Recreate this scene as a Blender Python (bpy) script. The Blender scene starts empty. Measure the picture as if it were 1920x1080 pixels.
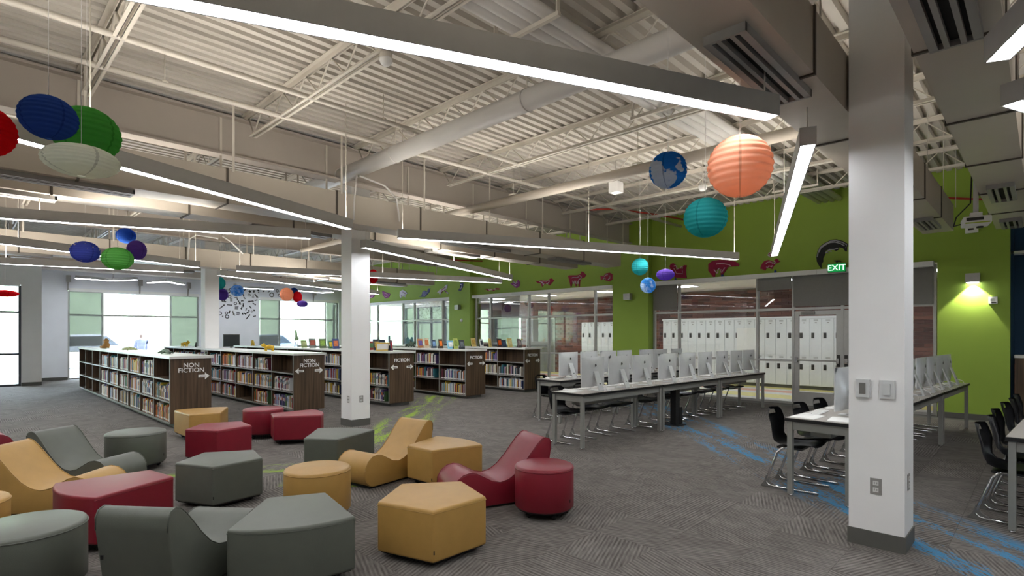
import bpy, bmesh, math, random
from mathutils import Vector, Matrix

scene = bpy.context.scene
col = scene.collection
R = math.radians
random.seed(7)

# ------------------------------------------------------------------ camera
cam_d = bpy.data.cameras.new('camera')
cam_d.sensor_width = 36.0
cam_d.lens = 36.0 * 1025.0 / 1920.0
cam_d.shift_y = 87.0 / 1920.0
cam_d.clip_start = 0.05
cam_d.clip_end = 400
cam = bpy.data.objects.new('camera', cam_d)
cam.location = (0, 0, 1.53)
cam.rotation_euler = (R(90), 0, math.atan2(1000, 1025) - R(90))
col.objects.link(cam)
scene.camera = cam

# ------------------------------------------------------------------ view, sky
scene.view_settings.view_transform = 'Standard'
scene.view_settings.look = 'None'
scene.view_settings.gamma = 1.0
scene.view_settings.use_curve_mapping = False
scene.view_settings.exposure = 1.08
PENDANT_DOWN = 16.0
PENDANT_UP = 18.0
SKY = 15.0
world = bpy.data.worlds.new('overcast_sky')
scene.world = world
world.use_nodes = True
bg = world.node_tree.nodes['Background']
bg.inputs[0].default_value = (0.74, 0.86, 1.0, 1)
bg.inputs[1].default_value = SKY

# ------------------------------------------------------------------ materials
def lin(c):
    if isinstance(c, str):
        c = [int(c[i:i + 2], 16) / 255 for i in (0, 2, 4)]
    return tuple(((x / 12.92) if x <= .04045 else ((x + .055) / 1.055) ** 2.4) for x in c) + (1.0,)

def nd(nt, t, **kw):
    n = nt.nodes.new(t)
    for k, v in kw.items():
        setattr(n, k, v)
    return n

def mat(name, c, rough=.55, metal=0., var=.06, scale=12., bump=0., bscale=None, coord='Object', spec=.4, stretch=None):
    m = bpy.data.materials.new(name)
    m.use_nodes = True
    nt = m.node_tree
    b = nt.nodes['Principled BSDF']
    b.inputs['Roughness'].default_value = rough
    b.inputs['Metallic'].default_value = metal
    b.inputs['Specular IOR Level'].default_value = spec
    rgb = lin(c)
    tc = nd(nt, 'ShaderNodeTexCoord')
    mp = nd(nt, 'ShaderNodeMapping')
    if stretch:
        mp.inputs['Scale'].default_value = stretch
    nt.links.new(tc.outputs[coord], mp.inputs[0])
    nz = nd(nt, 'ShaderNodeTexNoise')
    nz.inputs['Scale'].default_value = scale
    nz.inputs['Detail'].default_value = 4
    nt.links.new(mp.outputs[0], nz.inputs[0])
    rp = nd(nt, 'ShaderNodeMapRange')
    rp.inputs[1].default_value = .3
    rp.inputs[2].default_value = .7
    rp.inputs[3].default_value = 1 - var
    rp.inputs[4].default_value = 1 + var
    nt.links.new(nz.outputs[0], rp.inputs[0])
    mx = nd(nt, 'ShaderNodeVectorMath', operation='SCALE')
    mx.inputs[0].default_value = rgb[:3]
    nt.links.new(rp.outputs[0], mx.inputs['Scale'])
    nt.links.new(mx.outputs[0], b.inputs['Base Color'])
    if bump:
        bp = nd(nt, 'ShaderNodeBump')
        bp.inputs['Strength'].default_value = bump
        bp.inputs['Distance'].default_value = .004
        n2 = nd(nt, 'ShaderNodeTexNoise')
        n2.inputs['Scale'].default_value = bscale or scale * 10
        nt.links.new(mp.outputs[0], n2.inputs[0])
        nt.links.new(n2.outputs[0], bp.inputs['Height'])
        nt.links.new(bp.outputs[0], b.inputs['Normal'])
    return m

def emit(name, c, s):
    m = bpy.data.materials.new(name)
    m.use_nodes = True
    nt = m.node_tree
    nt.nodes.remove(nt.nodes['Principled BSDF'])
    e = nd(nt, 'ShaderNodeEmission')
    e.inputs[0].default_value = lin(c)
    e.inputs[1].default_value = s
    nt.links.new(e.outputs[0], nt.nodes['Material Output'].inputs[0])
    return m

def glass_mat(name, tint, refl, rough=.0):
    m = bpy.data.materials.new(name)
    m.use_nodes = True
    nt = m.node_tree
    nt.nodes.remove(nt.nodes['Principled BSDF'])
    t = nd(nt, 'ShaderNodeBsdfTransparent')
    t.inputs[0].default_value = tint
    g = nd(nt, 'ShaderNodeBsdfGlossy')
    g.inputs['Roughness'].default_value = rough
    g.inputs[0].default_value = (1, 1, 1, 1)
    fr = nd(nt, 'ShaderNodeFresnel')
    fr.inputs[0].default_value = 1.45
    mu = nd(nt, 'ShaderNodeMath', operation='MULTIPLY')
    mu.inputs[1].default_value = refl
    nt.links.new(fr.outputs[0], mu.inputs[0])
    mx = nd(nt, 'ShaderNodeMixShader')
    nt.links.new(mu.outputs[0], mx.inputs[0])
    nt.links.new(t.outputs[0], mx.inputs[1])
    nt.links.new(g.outputs[0], mx.inputs[2])
    nt.links.new(mx.outputs[0], nt.nodes['Material Output'].inputs[0])
    return m

def screen_mat(name, c, through):
    """a woven roller shade: part of the light passes straight through"""
    m = bpy.data.materials.new(name)
    m.use_nodes = True
    nt = m.node_tree
    b = nt.nodes['Principled BSDF']
    b.inputs['Base Color'].default_value = lin(c)
    b.inputs['Roughness'].default_value = .9
    t = nd(nt, 'ShaderNodeBsdfTransparent')
    mx = nd(nt, 'ShaderNodeMixShader')
    mx.inputs[0].default_value = through
    nt.links.new(b.outputs[0], mx.inputs[1])
    nt.links.new(t.outputs[0], mx.inputs[2])
    nt.links.new(mx.outputs[0], nt.nodes['Material Output'].inputs[0])
    return m

def paper_mat(name, c, kind='plain', c2=None):
    m = bpy.data.materials.new(name)
    m.use_nodes = True
    nt = m.node_tree
    nt.nodes.remove(nt.nodes['Principled BSDF'])
    d = nd(nt, 'ShaderNodeBsdfDiffuse')
    t = nd(nt, 'ShaderNodeBsdfTranslucent')
    mx = nd(nt, 'ShaderNodeMixShader')
    mx.inputs[0].default_value = .55
    tc = nd(nt, 'ShaderNodeTexCoord')
    rgb = nd(nt, 'ShaderNodeMix', data_type='RGBA')
    rgb.inputs['A'].default_value = lin(c)
    if kind == 'plain':
        nz = nd(nt, 'ShaderNodeTexNoise')
        nz.inputs['Scale'].default_value = 30
        nt.links.new(tc.outputs['Object'], nz.inputs[0])
        mm = nd(nt, 'ShaderNodeMath', operation='MULTIPLY')
        mm.inputs[1].default_value = .25
        nt.links.new(nz.outputs[0], mm.inputs[0])
        nt.links.new(mm.outputs[0], rgb.inputs['Factor'])
        k = lin(c)
        rgb.inputs['B'].default_value = (k[0] * .7, k[1] * .7, k[2] * .7, 1)
    else:
        nz = nd(nt, 'ShaderNodeTexVoronoi' if kind == 'stars' else 'ShaderNodeTexNoise')
        nz.inputs['Scale'].default_value = {'stars': 16, 'globe': 6.5, 'cloud': 9, 'petal': 14}[kind]
        if kind != 'stars':
            nz.inputs['Detail'].default_value = 3
        nt.links.new(tc.outputs['Object'], nz.inputs[0])
        cr = nd(nt, 'ShaderNodeMapRange')
        lo, hi = {'stars': (.19, .15), 'globe': (.50, .52), 'cloud': (.45, .6), 'petal': (.4, .65)}[kind]
        cr.inputs[1].default_value = lo
        cr.inputs[2].default_value = hi
        nt.links.new(nz.outputs[0], cr.inputs[0])
        nt.links.new(cr.outputs[0], rgb.inputs['Factor'])
        rgb.inputs['B'].default_value = lin(c2)
    # the dark meridian seams printed on the paper
    sx = nd(nt, 'ShaderNodeSeparateXYZ')
    nt.links.new(tc.outputs['Object'], sx.inputs[0])
    at = nd(nt, 'ShaderNodeMath', operation='ARCTAN2')
    nt.links.new(sx.outputs[0], at.inputs[0])
    nt.links.new(sx.outputs[1], at.inputs[1])
    q = nd(nt, 'ShaderNodeMath', operation='MULTIPLY')
    q.inputs[1].default_value = 4.0
    nt.links.new(at.outputs[0], q.inputs[0])
    cs = nd(nt, 'ShaderNodeMath', operation='COSINE')
    nt.links.new(q.outputs[0], cs.inputs[0])
    gt = nd(nt, 'ShaderNodeMath', operation='GREATER_THAN')
    gt.inputs[1].default_value = .985
    nt.links.new(cs.outputs[0], gt.inputs[0])
    sc = nd(nt, 'ShaderNodeMath', operation='MULTIPLY')
    sc.inputs[1].default_value = .45
    nt.links.new(gt.outputs[0], sc.inputs[0])
    dk = nd(nt, 'ShaderNodeMix', data_type='RGBA')
    k = lin(c)
    dk.inputs['B'].default_value = (k[0] * .35, k[1] * .35, k[2] * .35, 1)
    nt.links.new(sc.outputs[0], dk.inputs['Factor'])
    nt.links.new(rgb.outputs['Result'], dk.inputs['A'])
    for s in (d, t):
        nt.links.new(dk.outputs['Result'], s.inputs[0])
    nt.links.new(d.outputs[0], mx.inputs[1])
    nt.links.new(t.outputs[0], mx.inputs[2])
    nt.links.new(mx.outputs[0], nt.nodes['Material Output'].inputs[0])
    return m

def brick_mat(name, dark, light, dull):
    m = bpy.data.materials.new(name)
    m.use_nodes = True
    nt = m.node_tree
    b = nt.nodes['Principled BSDF']
    b.inputs['Roughness'].default_value = .8
    oi = nd(nt, 'ShaderNodeObjectInfo')
    ge = nd(nt, 'ShaderNodeNewGeometry')
    ad = nd(nt, 'ShaderNodeMath', operation='ADD')
    nt.links.new(oi.outputs['Random'], ad.inputs[0])
    nt.links.new(ge.outputs['Random Per Island'], ad.inputs[1])
    fr = nd(nt, 'ShaderNodeMath', operation='FRACT')
    nt.links.new(ad.outputs[0], fr.inputs[0])
    cr = nd(nt, 'ShaderNodeValToRGB')
    cr.color_ramp.elements[0].color = lin(dark)
    cr.color_ramp.elements[1].color = lin(light)
    e = cr.color_ramp.elements.new(.45)
    e.color = lin(dull)
    nt.links.new(fr.outputs[0], cr.inputs[0])
    nt.links.new(cr.outputs[0], b.inputs['Base Color'])
    return m

def carpet_mat():
    m = bpy.data.materials.new('carpet')
    m.use_nodes = True
    nt = m.node_tree
    L = nt.links.new
    b = nt.nodes['Principled BSDF']
    b.inputs['Roughness'].default_value = .95
    b.inputs['Specular IOR Level'].default_value = .1
    uv = nd(nt, 'ShaderNodeTexCoord')
    sp = nd(nt, 'ShaderNodeSeparateXYZ')
    L(uv.outputs['UV'], sp.inputs[0])
    # ribs across each tile, broken by noise
    mp = nd(nt, 'ShaderNodeMapping')
    mp.inputs['Scale'].default_value = (3.5, 26.0, 1)
    L(uv.outputs['UV'], mp.inputs[0])
    n1 = nd(nt, 'ShaderNodeTexNoise')
    n1.inputs['Scale'].default_value = 1.0
    n1.inputs['Detail'].default_value = 2
    L(mp.outputs[0], n1.inputs[0])
    mp2 = nd(nt, 'ShaderNodeMapping')
    mp2.inputs['Scale'].default_value = (1.3, 2.2, 1)
    L(uv.outputs['UV'], mp2.inputs[0])
    n2 = nd(nt, 'ShaderNodeTexNoise')
    n2.inputs['Scale'].default_value = 1.0
    L(mp2.outputs[0], n2.inputs[0])
    wv = nd(nt, 'ShaderNodeMath', operation='SINE')
    wm = nd(nt, 'ShaderNodeMath', operation='MULTIPLY')
    wm.inputs[1].default_value = 6.2832 * 17
    L(sp.outputs[1], wm.inputs[0])
    L(wm.outputs[0], wv.inputs[0])
    w2 = nd(nt, 'ShaderNodeMath', operation='MULTIPLY_ADD')
    w2.inputs[1].default_value = .15
    L(wv.outputs[0], w2.inputs[0])
    n1s = nd(nt, 'ShaderNodeMath', operation='MULTIPLY_ADD')
    n1s.inputs[1].default_value = .8
    n1s.inputs[2].default_value = .1
    L(n1.outputs[0], n1s.inputs[0])
    L(n1s.outputs[0], w2.inputs[2])
    n3 = nd(nt, 'ShaderNodeTexNoise')
    n3.inputs['Scale'].default_value = 90.0
    L(uv.outputs['UV'], n3.inputs[0])
    s3 = nd(nt, 'ShaderNodeMath', operation='MULTIPLY_ADD')
    s3.inputs[1].default_value = .30
    L(n3.outputs[0], s3.inputs[0])
    L(w2.outputs[0], s3.inputs[2])
    s2 = nd(nt, 'ShaderNodeMath', operation='MULTIPLY_ADD')
    s2.inputs[1].default_value = .40
    L(n2.outputs[0], s2.inputs[0])
    L(s3.outputs[0], s2.inputs[2])
    cr = nd(nt, 'ShaderNodeValToRGB')
    cr.color_ramp.elements[0].position = .52
    cr.color_ramp.elements[0].color = lin('4f4b47')
    cr.color_ramp.elements[1].position = 1.0
    cr.color_ramp.elements[1].color = lin('807b76')
    fr_ = nd(nt, 'ShaderNodeMath', operation='MULTIPLY')
    fr_.inputs[1].default_value = .88
    L(s2.outputs[0], fr_.inputs[0])
    L(fr_.outputs[0], cr.inputs[0])
    # coloured yarn streaks along two paths across the room
    ge = nd(nt, 'ShaderNodeNewGeometry')
    out = cr.outputs[0]
    for (p, q, w, c, sd) in (((10.6, 6.3), (4.0, -0.75), .55, '3f82aa', 3.0), ((8.6, 10.9), (2.6, 5.2), .5, '8aa63c', 11.0), ((3.2, 5.95), (-1.5, 8.6), .22, '8aa63c', 17.0)):
        ang = math.atan2(q[1] - p[1], q[0] - p[0])
        mv = nd(nt, 'ShaderNodeMapping', vector_type='TEXTURE')
        mv.inputs['Location'].default_value = (p[0], p[1], 0)
        mv.inputs['Rotation'].default_value = (0, 0, ang)
        L(ge.outputs['Position'], mv.inputs[0])
        s = nd(nt, 'ShaderNodeSeparateXYZ')
        L(mv.outputs[0], s.inputs[0])
        ab = nd(nt, 'ShaderNodeMath', operation='ABSOLUTE')
        L(s.outputs[1], ab.inputs[0])
        band = nd(nt, 'ShaderNodeMapRange')
        band.inputs[1].default_value = w
        band.inputs[2].default_value = w * .7
        L(ab.outputs[0], band.inputs[0])
        end = nd(nt, 'ShaderNodeMath', operation='LESS_THAN')
        end.inputs[1].default_value = math.dist(p, q)
        L(s.outputs[0], end.inputs[0])
        bg0 = nd(nt, 'ShaderNodeMath', operation='GREATER_THAN')
        bg0.inputs[1].default_value = 0
        L(s.outputs[0], bg0.inputs[0])
        ms = nd(nt, 'ShaderNodeMapping')
        ms.inputs['Scale'].default_value = (.8, 5.2, 1)
        ms.inputs['Location'].default_value = (sd, sd, 0)
        L(mv.outputs[0], ms.inputs[0])
        nn = nd(nt, 'ShaderNodeTexNoise')
        nn.inputs['Scale'].default_value = 1.0
        nn.inputs['Detail'].default_value = 1
        L(ms.outputs[0], nn.inputs[0])
        m3 = nd(nt, 'ShaderNodeMapping')
        m3.inputs['Scale'].default_value = (9, 70, 1)
        L(mv.outputs[0], m3.inputs[0])
        nf = nd(nt, 'ShaderNodeTexNoise')
        nf.inputs['Scale'].default_value = 1.0
        L(m3.outputs[0], nf.inputs[0])
        sm = nd(nt, 'ShaderNodeMath', operation='MULTIPLY_ADD')
        sm.inputs[1].default_value = .95
        L(nf.outputs[0], sm.inputs[0])
        L(nn.outputs[0], sm.inputs[2])
        th = nd(nt, 'ShaderNodeMapRange')
        th.inputs[1].default_value = 1.05
        th.inputs[2].default_value = 1.09
        L(sm.outputs[0], th.inputs[0])
        f = th.outputs[0]
        for o in (band.outputs[0], end.outputs[0], bg0.outputs[0]):
            mm = nd(nt, 'ShaderNodeMath', operation='MULTIPLY')
            L(f, mm.inputs[0])
            L(o, mm.inputs[1])
            f = mm.outputs[0]
        mx = nd(nt, 'ShaderNodeMix', data_type='RGBA')
        mx.inputs['B'].default_value = lin(c)
        fs = nd(nt, 'ShaderNodeMath', operation='MULTIPLY')
        fs.inputs[1].default_value = .85
        L(f, fs.inputs[0])
        L(fs.outputs[0], mx.inputs['Factor'])
        L(out, mx.inputs['A'])
        out = mx.outputs['Result']
    L(out, b.inputs['Base Color'])
    bp = nd(nt, 'ShaderNodeBump')
    bp.inputs['Strength'].default_value = .35
    bp.inputs['Distance'].default_value = .004
    L(s2.outputs[0], bp.inputs['Height'])
    L(bp.outputs[0], b.inputs['Normal'])
    return m

def wood_mat():
    m = mat('dark_walnut_laminate', '5a4a3c', .45, var=.0)
    nt = m.node_tree
    b = nt.nodes['Principled BSDF']
    tc = nd(nt, 'ShaderNodeTexCoord')
    mp = nd(nt, 'ShaderNodeMapping')
    mp.inputs['Scale'].default_value = (26, 26, 1.2)
    nt.links.new(tc.outputs['Object'], mp.inputs[0])
    nz = nd(nt, 'ShaderNodeTexNoise')
    nz.inputs['Scale'].default_value = 1.0
    nz.inputs['Detail'].default_value = 5
    nt.links.new(mp.outputs[0], nz.inputs[0])
    cr = nd(nt, 'ShaderNodeValToRGB')
    cr.color_ramp.elements[0].position = .3
    cr.color_ramp.elements[0].color = lin('3a2c20')
    cr.color_ramp.elements[1].position = .7
    cr.color_ramp.elements[1].color = lin('67533f')
    nt.links.new(nz.outputs[0], cr.inputs[0])
    nt.links.new(cr.outputs[0], b.inputs['Base Color'])
    return m

def stripe_floor_mat():
    m = mat('hall_floor_tile', 'd8d2c0', .25, var=.0)
    nt = m.node_tree
    b = nt.nodes['Principled BSDF']
    ge = nd(nt, 'ShaderNodeNewGeometry')
    mp = nd(nt, 'ShaderNodeMapping')
    mp.inputs['Rotation'].default_value = (0, 0, .12)
    mp.inputs['Scale'].default_value = (.22, .05, 1)
    nt.links.new(ge.outputs['Position'], mp.inputs[0])
    sp = nd(nt, 'ShaderNodeSeparateXYZ')
    nt.links.new(mp.outputs[0], sp.inputs[0])
    f = nd(nt, 'ShaderNodeMath', operation='FRACT')
    nt.links.new(sp.outputs[0], f.inputs[0])
    cr = nd(nt, 'ShaderNodeValToRGB')
    cr.color_ramp.interpolation = 'CONSTANT'
    el = cr.color_ramp.elements
    el[0].color = lin('e6d98c')
    el[1].position = .78
    el[1].color = lin('d9d6cc')
    for p, c in ((.18, 'd9d6cc'), (.3, 'dca08c'), (.42, 'd9d6cc'), (.5, 'e6d98c'), (.66, 'dca08c')):
        e = el.new(p)
        e.color = lin(c)
    nt.links.new(f.outputs[0], cr.inputs[0])
    nt.links.new(cr.outputs[0], b.inputs['Base Color'])
    return m

M = dict(
    carpet=carpet_mat(), wood=wood_mat(), hallfloor=stripe_floor_mat(),
    deck=mat('painted_steel_deck', 'c8c2b8', .6, var=.05, scale=1.5),
    steel=mat('painted_steel', 'd2cbbf', .5, var=.04, scale=4),
    pipe=mat('painted_pipe', 'cac3b8', .45, var=.04),
    duct=mat('painted_duct', 'b9b0a3', .5, var=.04, scale=2),
    flange=mat('duct_flange', '4e473f', .6, var=.03),
    rduct=mat('spiral_duct_white', 'd9d6d2', .35, var=.03, scale=3),
    girder=mat('girder_paint', 'b3aaa0', .65, var=.03, scale=2),
    grille=mat('diffuser_metal', '94918d', .45, var=.03),
    black=mat('black_plastic', '1b1b1c', .45, var=.05),
    dkslot=mat('dark_slot', '151310', .8, var=.02),
    white=mat('white_paint', 'f0efed', .6, var=.02, scale=3),
    device=mat('device_plastic', 'd2d3d2', .35, var=.02),
    greywall=mat('pale_grey_paint', 'e6e7ee', .7, var=.02, scale=3),
    green=mat('lime_green_paint', '96b244', .6, var=.03, scale=2),
    blue=mat('deep_blue_paint', '15405f', .6, var=.03, scale=2),
    base=mat('rubber_base', '5c5b56', .6, var=.03),
    alum=mat('clear_anodised_aluminium', 'b4b3af', .35, .35, var=.03),
    bronze=mat('dark_frame', '4a4e52', .4, .3, var=.03),
    glass=glass_mat('clear_glass', (.96, .965, .965, 1), .9),
    shade=mat('grey_roller_shade', '85827f', .9, var=.03, scale=30),
    screen=screen_mat('light_solar_screen', '7d827e', .22),
    yellow=mat('mustard_vinyl', 'ad8748', .42, var=.04, bump=.15, bscale=300),
    red=mat('crimson_vinyl', '7e1b2a', .38, var=.04, bump=.15, bscale=300),
    sage=mat('sage_grey_vinyl', '5a5d54', .42, var=.04, bump=.15, bscale=300),
    top=mat('white_laminate', 'dcdcd8', .3, var=.02),
    kick=mat('grey_kick', '6f6e6a', .5, var=.03),
    letter=mat('white_lettering', 'f0f0ec', .5, var=.01),
    greylet=mat('grey_numerals', '8d8a86', .6, var=.01),
    tabletop=mat('grey_laminate', 'a8a29c', .35, var=.06, scale=60),
    tableleg=mat('silver_grey_steel', '94948f', .4, .2, var=.03),
    chrome=mat('chrome', 'd8d8da', .12, 1.0, var=.02),
    shell=mat('black_chair_shell', '26262a', .35, var=.04),
    silver=mat('brushed_aluminium', 'd6d8d8', .32, .25, var=.03),
    screenblk=mat('glossy_display', '0c0c0e', .08, var=.0),
    housing=mat('grey_pendant_housing', 'bdbcba', .45, .1, var=.03),
    lens=emit('pendant_lens', 'f6f9ff', PENDANT_DOWN),
    uplens=emit('pendant_uplight', 'fff8ee', PENDANT_UP),
    halllens=emit('hall_light_lens', 'f0f6ff', 14.0),
    brick=brick_mat('hall_brick', '4f332e', '86584c', '6b4740'),
    brickgrey=brick_mat('pale_brick', '8d8c92', 'b3b2b6', '9f9ea4'),
    mortar=mat('mortar', '8b8078', .9, var=.05),
    locker=mat('locker_white_enamel', 'dfe2e2', .4, var=.02),
    latch=mat('locker_latch', '3f3d3a', .4, .4, var=.03),
    grassy=mat('lawn', '8a9a78', .95, var=.25, scale=1.2, coord='Object'),
    asphalt=mat('asphalt', 'a9abaf', .9, var=.08, scale=2),
    exitgreen=emit('exit_sign_face', '1fa04f', .42),
    exitwhite=emit('exit_sign_letters', 'd8ffe6', .62),
    exitcase=mat('exit_case', '1f8a48', .4, var=.02),
    redpipe=mat('red_conduit', 'b23a2b', .5, var=.03),
    bluetape=mat('blue_cable', '2d4f9c', .5, var=.03),
    crimson=mat('crimson_cutout', '9c1440', .6, var=.04),
    pinkmark=mat('pale_pink_marking', 'e2b6c6', .6, var=.03),
    violetcut=mat('violet_cutout', '8f2f86', .6, var=.04),
    palecut=mat('pale_lilac_cutout', 'd9d2de', .6, var=.04),
    bluecut=mat('slate_blue_cutout', '5a5f94', .6, var=.04),
    blackcut=mat('black_cutout', '151517', .6, var=.03),
    whitemark=mat('silver_marking', 'b4b2b8', .6, var=.02),
    stopred=mat('red_plastic', 'c01f26', .4, var=.04),
    skin=mat('skin', 'c99a80', .6, var=.03),
    shirt=mat('pale_lilac_shirt', '6f7294', .8, var=.05),
    jeans=mat('blue_jeans', '47536e', .85, var=.08),
    hair=mat('grey_brown_hair', '6d5a50', .8, var=.1),
    carpaint=mat('dark_car_paint', '3c4654', .25, .2, var=.02),
    carwhite=mat('white_car_paint', 'd5d8dc', .25, var=.02),
    carglass=mat('car_window', '20262b', .1, var=.0),
    tyre=mat('tyre', '1a1a1a', .8, var=.03),
    bluefab=mat('navy_outdoor_fabric', '2d4668', .8, var=.05),
    paperwhite=mat('paper', 'e8e8e4', .8, var=.02),
)

# ------------------------------------------------------------------ mesh helpers
class MB:
    def __init__(s):
        s.v, s.f, s.m, s.s = [], [], [], []
    def add(s, vs, fs, mi=0, smooth=False):
        o = len(s.v)
        s.v += [tuple(v) for v in vs]
        for f in fs:
            s.f.append(tuple(i + o for i in f))
            s.m.append(mi)
            s.s.append(smooth)
        return s
    def box(s, x0, x1, y0, y1, z0, z1, mi=0):
        v = [(x, y, z) for z in (z0, z1) for y in (y0, y1) for x in (x0, x1)]
        return s.add(v, [(0, 2, 3, 1), (4, 5, 7, 6), (0, 1, 5, 4), (2, 6, 7, 3), (0, 4, 6, 2), (1, 3, 7, 5)], mi)
    def prism(s, pts, z0, z1, mi=0, fn=None, smooth=False):
        """polygon pts (a, b) swept along c from z0 to z1; fn maps (a, b, c) to xyz"""
        fn = fn or (lambda a, b, c: (a, b, c))
        n = len(pts)
        v = [fn(a, b, z0) for a, b in pts] + [fn(a, b, z1) for a, b in pts]
        s.add(v, [tuple(range(n - 1, -1, -1)), tuple(range(n, 2 * n))], mi)
        o = len(s.v) - 2 * n
        for i in range(n):
            j = (i + 1) % n
            s.f.append((o + i, o + j, o + n + j, o + n + i))
            s.m.append(mi)
            s.s.append(smooth)
        return s
    def tube(s, path, r, n=8, mi=0, caps=True):
        P = [Vector(p) for p in path]
        rings = []
        up = Vector((0, 0, 1))
        for i, p in enumerate(P):
            d = (P[min(i + 1, len(P) - 1)] - P[max(i - 1, 0)]).normalized()
            a = d.cross(up)
            if a.length < 1e-3:
                a = d.cross(Vector((1, 0, 0)))
            a.normalize()
            b = a.cross(d)
            rr = r[i] if isinstance(r, (list, tuple)) else r
            rings.append([p + a * rr * math.cos(2 * math.pi * k / n) + b * rr * math.sin(2 * math.pi * k / n) for k in range(n)])
        v = [q for g in rings for q in g]
        f = []
        for i in range(len(P) - 1):
            for k in range(n):
                k2 = (k + 1) % n
                f.append((i * n + k, i * n + k2, (i + 1) * n + k2, (i + 1) * n + k))
        s.add(v, f, mi, True)
        if caps:
            o = len(s.v) - len(v)
            s.f += [tuple(o + k for k in range(n - 1, -1, -1)), tuple(o + (len(P) - 1) * n + k for k in range(n))]
            s.m += [mi, mi]
            s.s += [False, False]
        return s
    def lathe(s, prof, n=24, mi=0, smooth=True, c=(0, 0, 0)):
        v = [(c[0] + r * math.cos(2 * math.pi * k / n), c[1] + r * math.sin(2 * math.pi * k / n), c[2] + z) for r, z in prof for k in range(n)]
        f = []
        for i in range(len(prof) - 1):
            for k in range(n):
                k2 = (k + 1) % n
                f.append((i * n + k, i * n + k2, (i + 1) * n + k2, (i + 1) * n + k))
        return s.add(v, f, mi, smooth)
    def mesh(s, name, mats):
        me = bpy.data.meshes.new(name)
        me.from_pydata(s.v, [], s.f)
        if not isinstance(mats, (list, tuple)):
            mats = [mats]
        for k in mats:
            me.materials.append(M[k] if isinstance(k, str) else k)
        me.polygons.foreach_set('material_index', s.m)
        me.polygons.foreach_set('use_smooth', s.s)
        me.update()
        return me
    def build(s, name, mats, parent=None, loc=None, rz=0.):
        return place(s.mesh(name, mats), name, parent, loc, rz)

def place(me, name, parent=None, loc=None, rz=0., scale=None):
    o = bpy.data.objects.new(name, me)
    col.objects.link(o)
    if parent is not None:
        o.parent = parent
    if loc is not None:
        o.location = loc
    if rz:
        o.rotation_euler = (0, 0, rz)
    if scale is not None:
        o.scale = scale
    return o

def tag(o, label=None, cat=None, group=None, kind=None):
    if label: o['label'] = label
    if cat: o['category'] = cat
    if group: o['group'] = group
    if kind: o['kind'] = kind
    return o

def thing(name, label, cat, loc=(0, 0, 0), rz=0., group=None):
    o = bpy.data.objects.new(name, None)
    o.empty_display_size = .05
    col.objects.link(o)
    o.location = loc
    o.rotation_euler = (0, 0, rz)
    return tag(o, label, cat, group)

def struct(o, label=None, cat=None):
    tag(o, label, cat)
    o['kind'] = 'structure'
    return o

def copy_tree(o, label=None, loc=None, rz=None, parent=None):
    c = o.copy()
    col.objects.link(c)
    if parent is not None:
        c.parent = parent
    if label: c['label'] = label
    if loc is not None: c.location = loc
    if rz is not None: c.rotation_euler = (0, 0, rz)
    for ch in o.children:
        copy_tree(ch, parent=c)
    return c

def bevelled(me, width=.02, seg=2, smooth=True, angle=30):
    bm = bmesh.new()
    bm.from_mesh(me)
    bmesh.ops.recalc_face_normals(bm, faces=bm.faces)
    ed = [e for e in bm.edges if len(e.link_faces) == 2 and e.calc_face_angle(0) > R(angle)]
    bmesh.ops.bevel(bm, geom=ed, offset=width, segments=seg, profile=.6, affect='EDGES')
    for f in bm.faces:
        f.smooth = smooth
    bm.to_mesh(me)
    bm.free()
    return me

ORD = ['first', 'second', 'third', 'fourth', 'fifth', 'sixth', 'seventh', 'eighth', 'ninth', 'tenth', 'eleventh', 'twelfth', 'thirteenth', 'fourteenth', 'fifteenth', 'sixteenth', 'seventeenth', 'eighteenth', 'nineteenth', 'twentieth', 'twenty-first', 'twenty-second', 'twenty-third', 'twenty-fourth', 'twenty-fifth', 'twenty-sixth', 'twenty-seventh', 'twenty-eighth', 'twenty-ninth', 'thirtieth'] + ['thirty-' + w for w in ('first', 'second', 'third', 'fourth', 'fifth', 'sixth', 'seventh', 'eighth', 'ninth')] + ['fortieth'] + ['forty-' + w for w in ('first', 'second', 'third', 'fourth', 'fifth')]
dg = bpy.context.evaluated_depsgraph_get
def text_mesh(txt, size, depth=.004, bold=.0, name='lettering', spacing=1.0):
    cu = bpy.data.curves.new(name, 'FONT')
    cu.body = txt
    cu.size = size
    cu.align_x = 'CENTER'
    cu.align_y = 'CENTER'
    cu.extrude = depth
    cu.offset = bold
    cu.space_line = .82
    cu.space_character = spacing
    cu.resolution_u = 3
    ob = bpy.data.objects.new(name, cu)
    col.objects.link(ob)
    me = bpy.data.meshes.new_from_object(ob.evaluated_get(dg()))
    bpy.data.objects.remove(ob)
    return me

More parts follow.
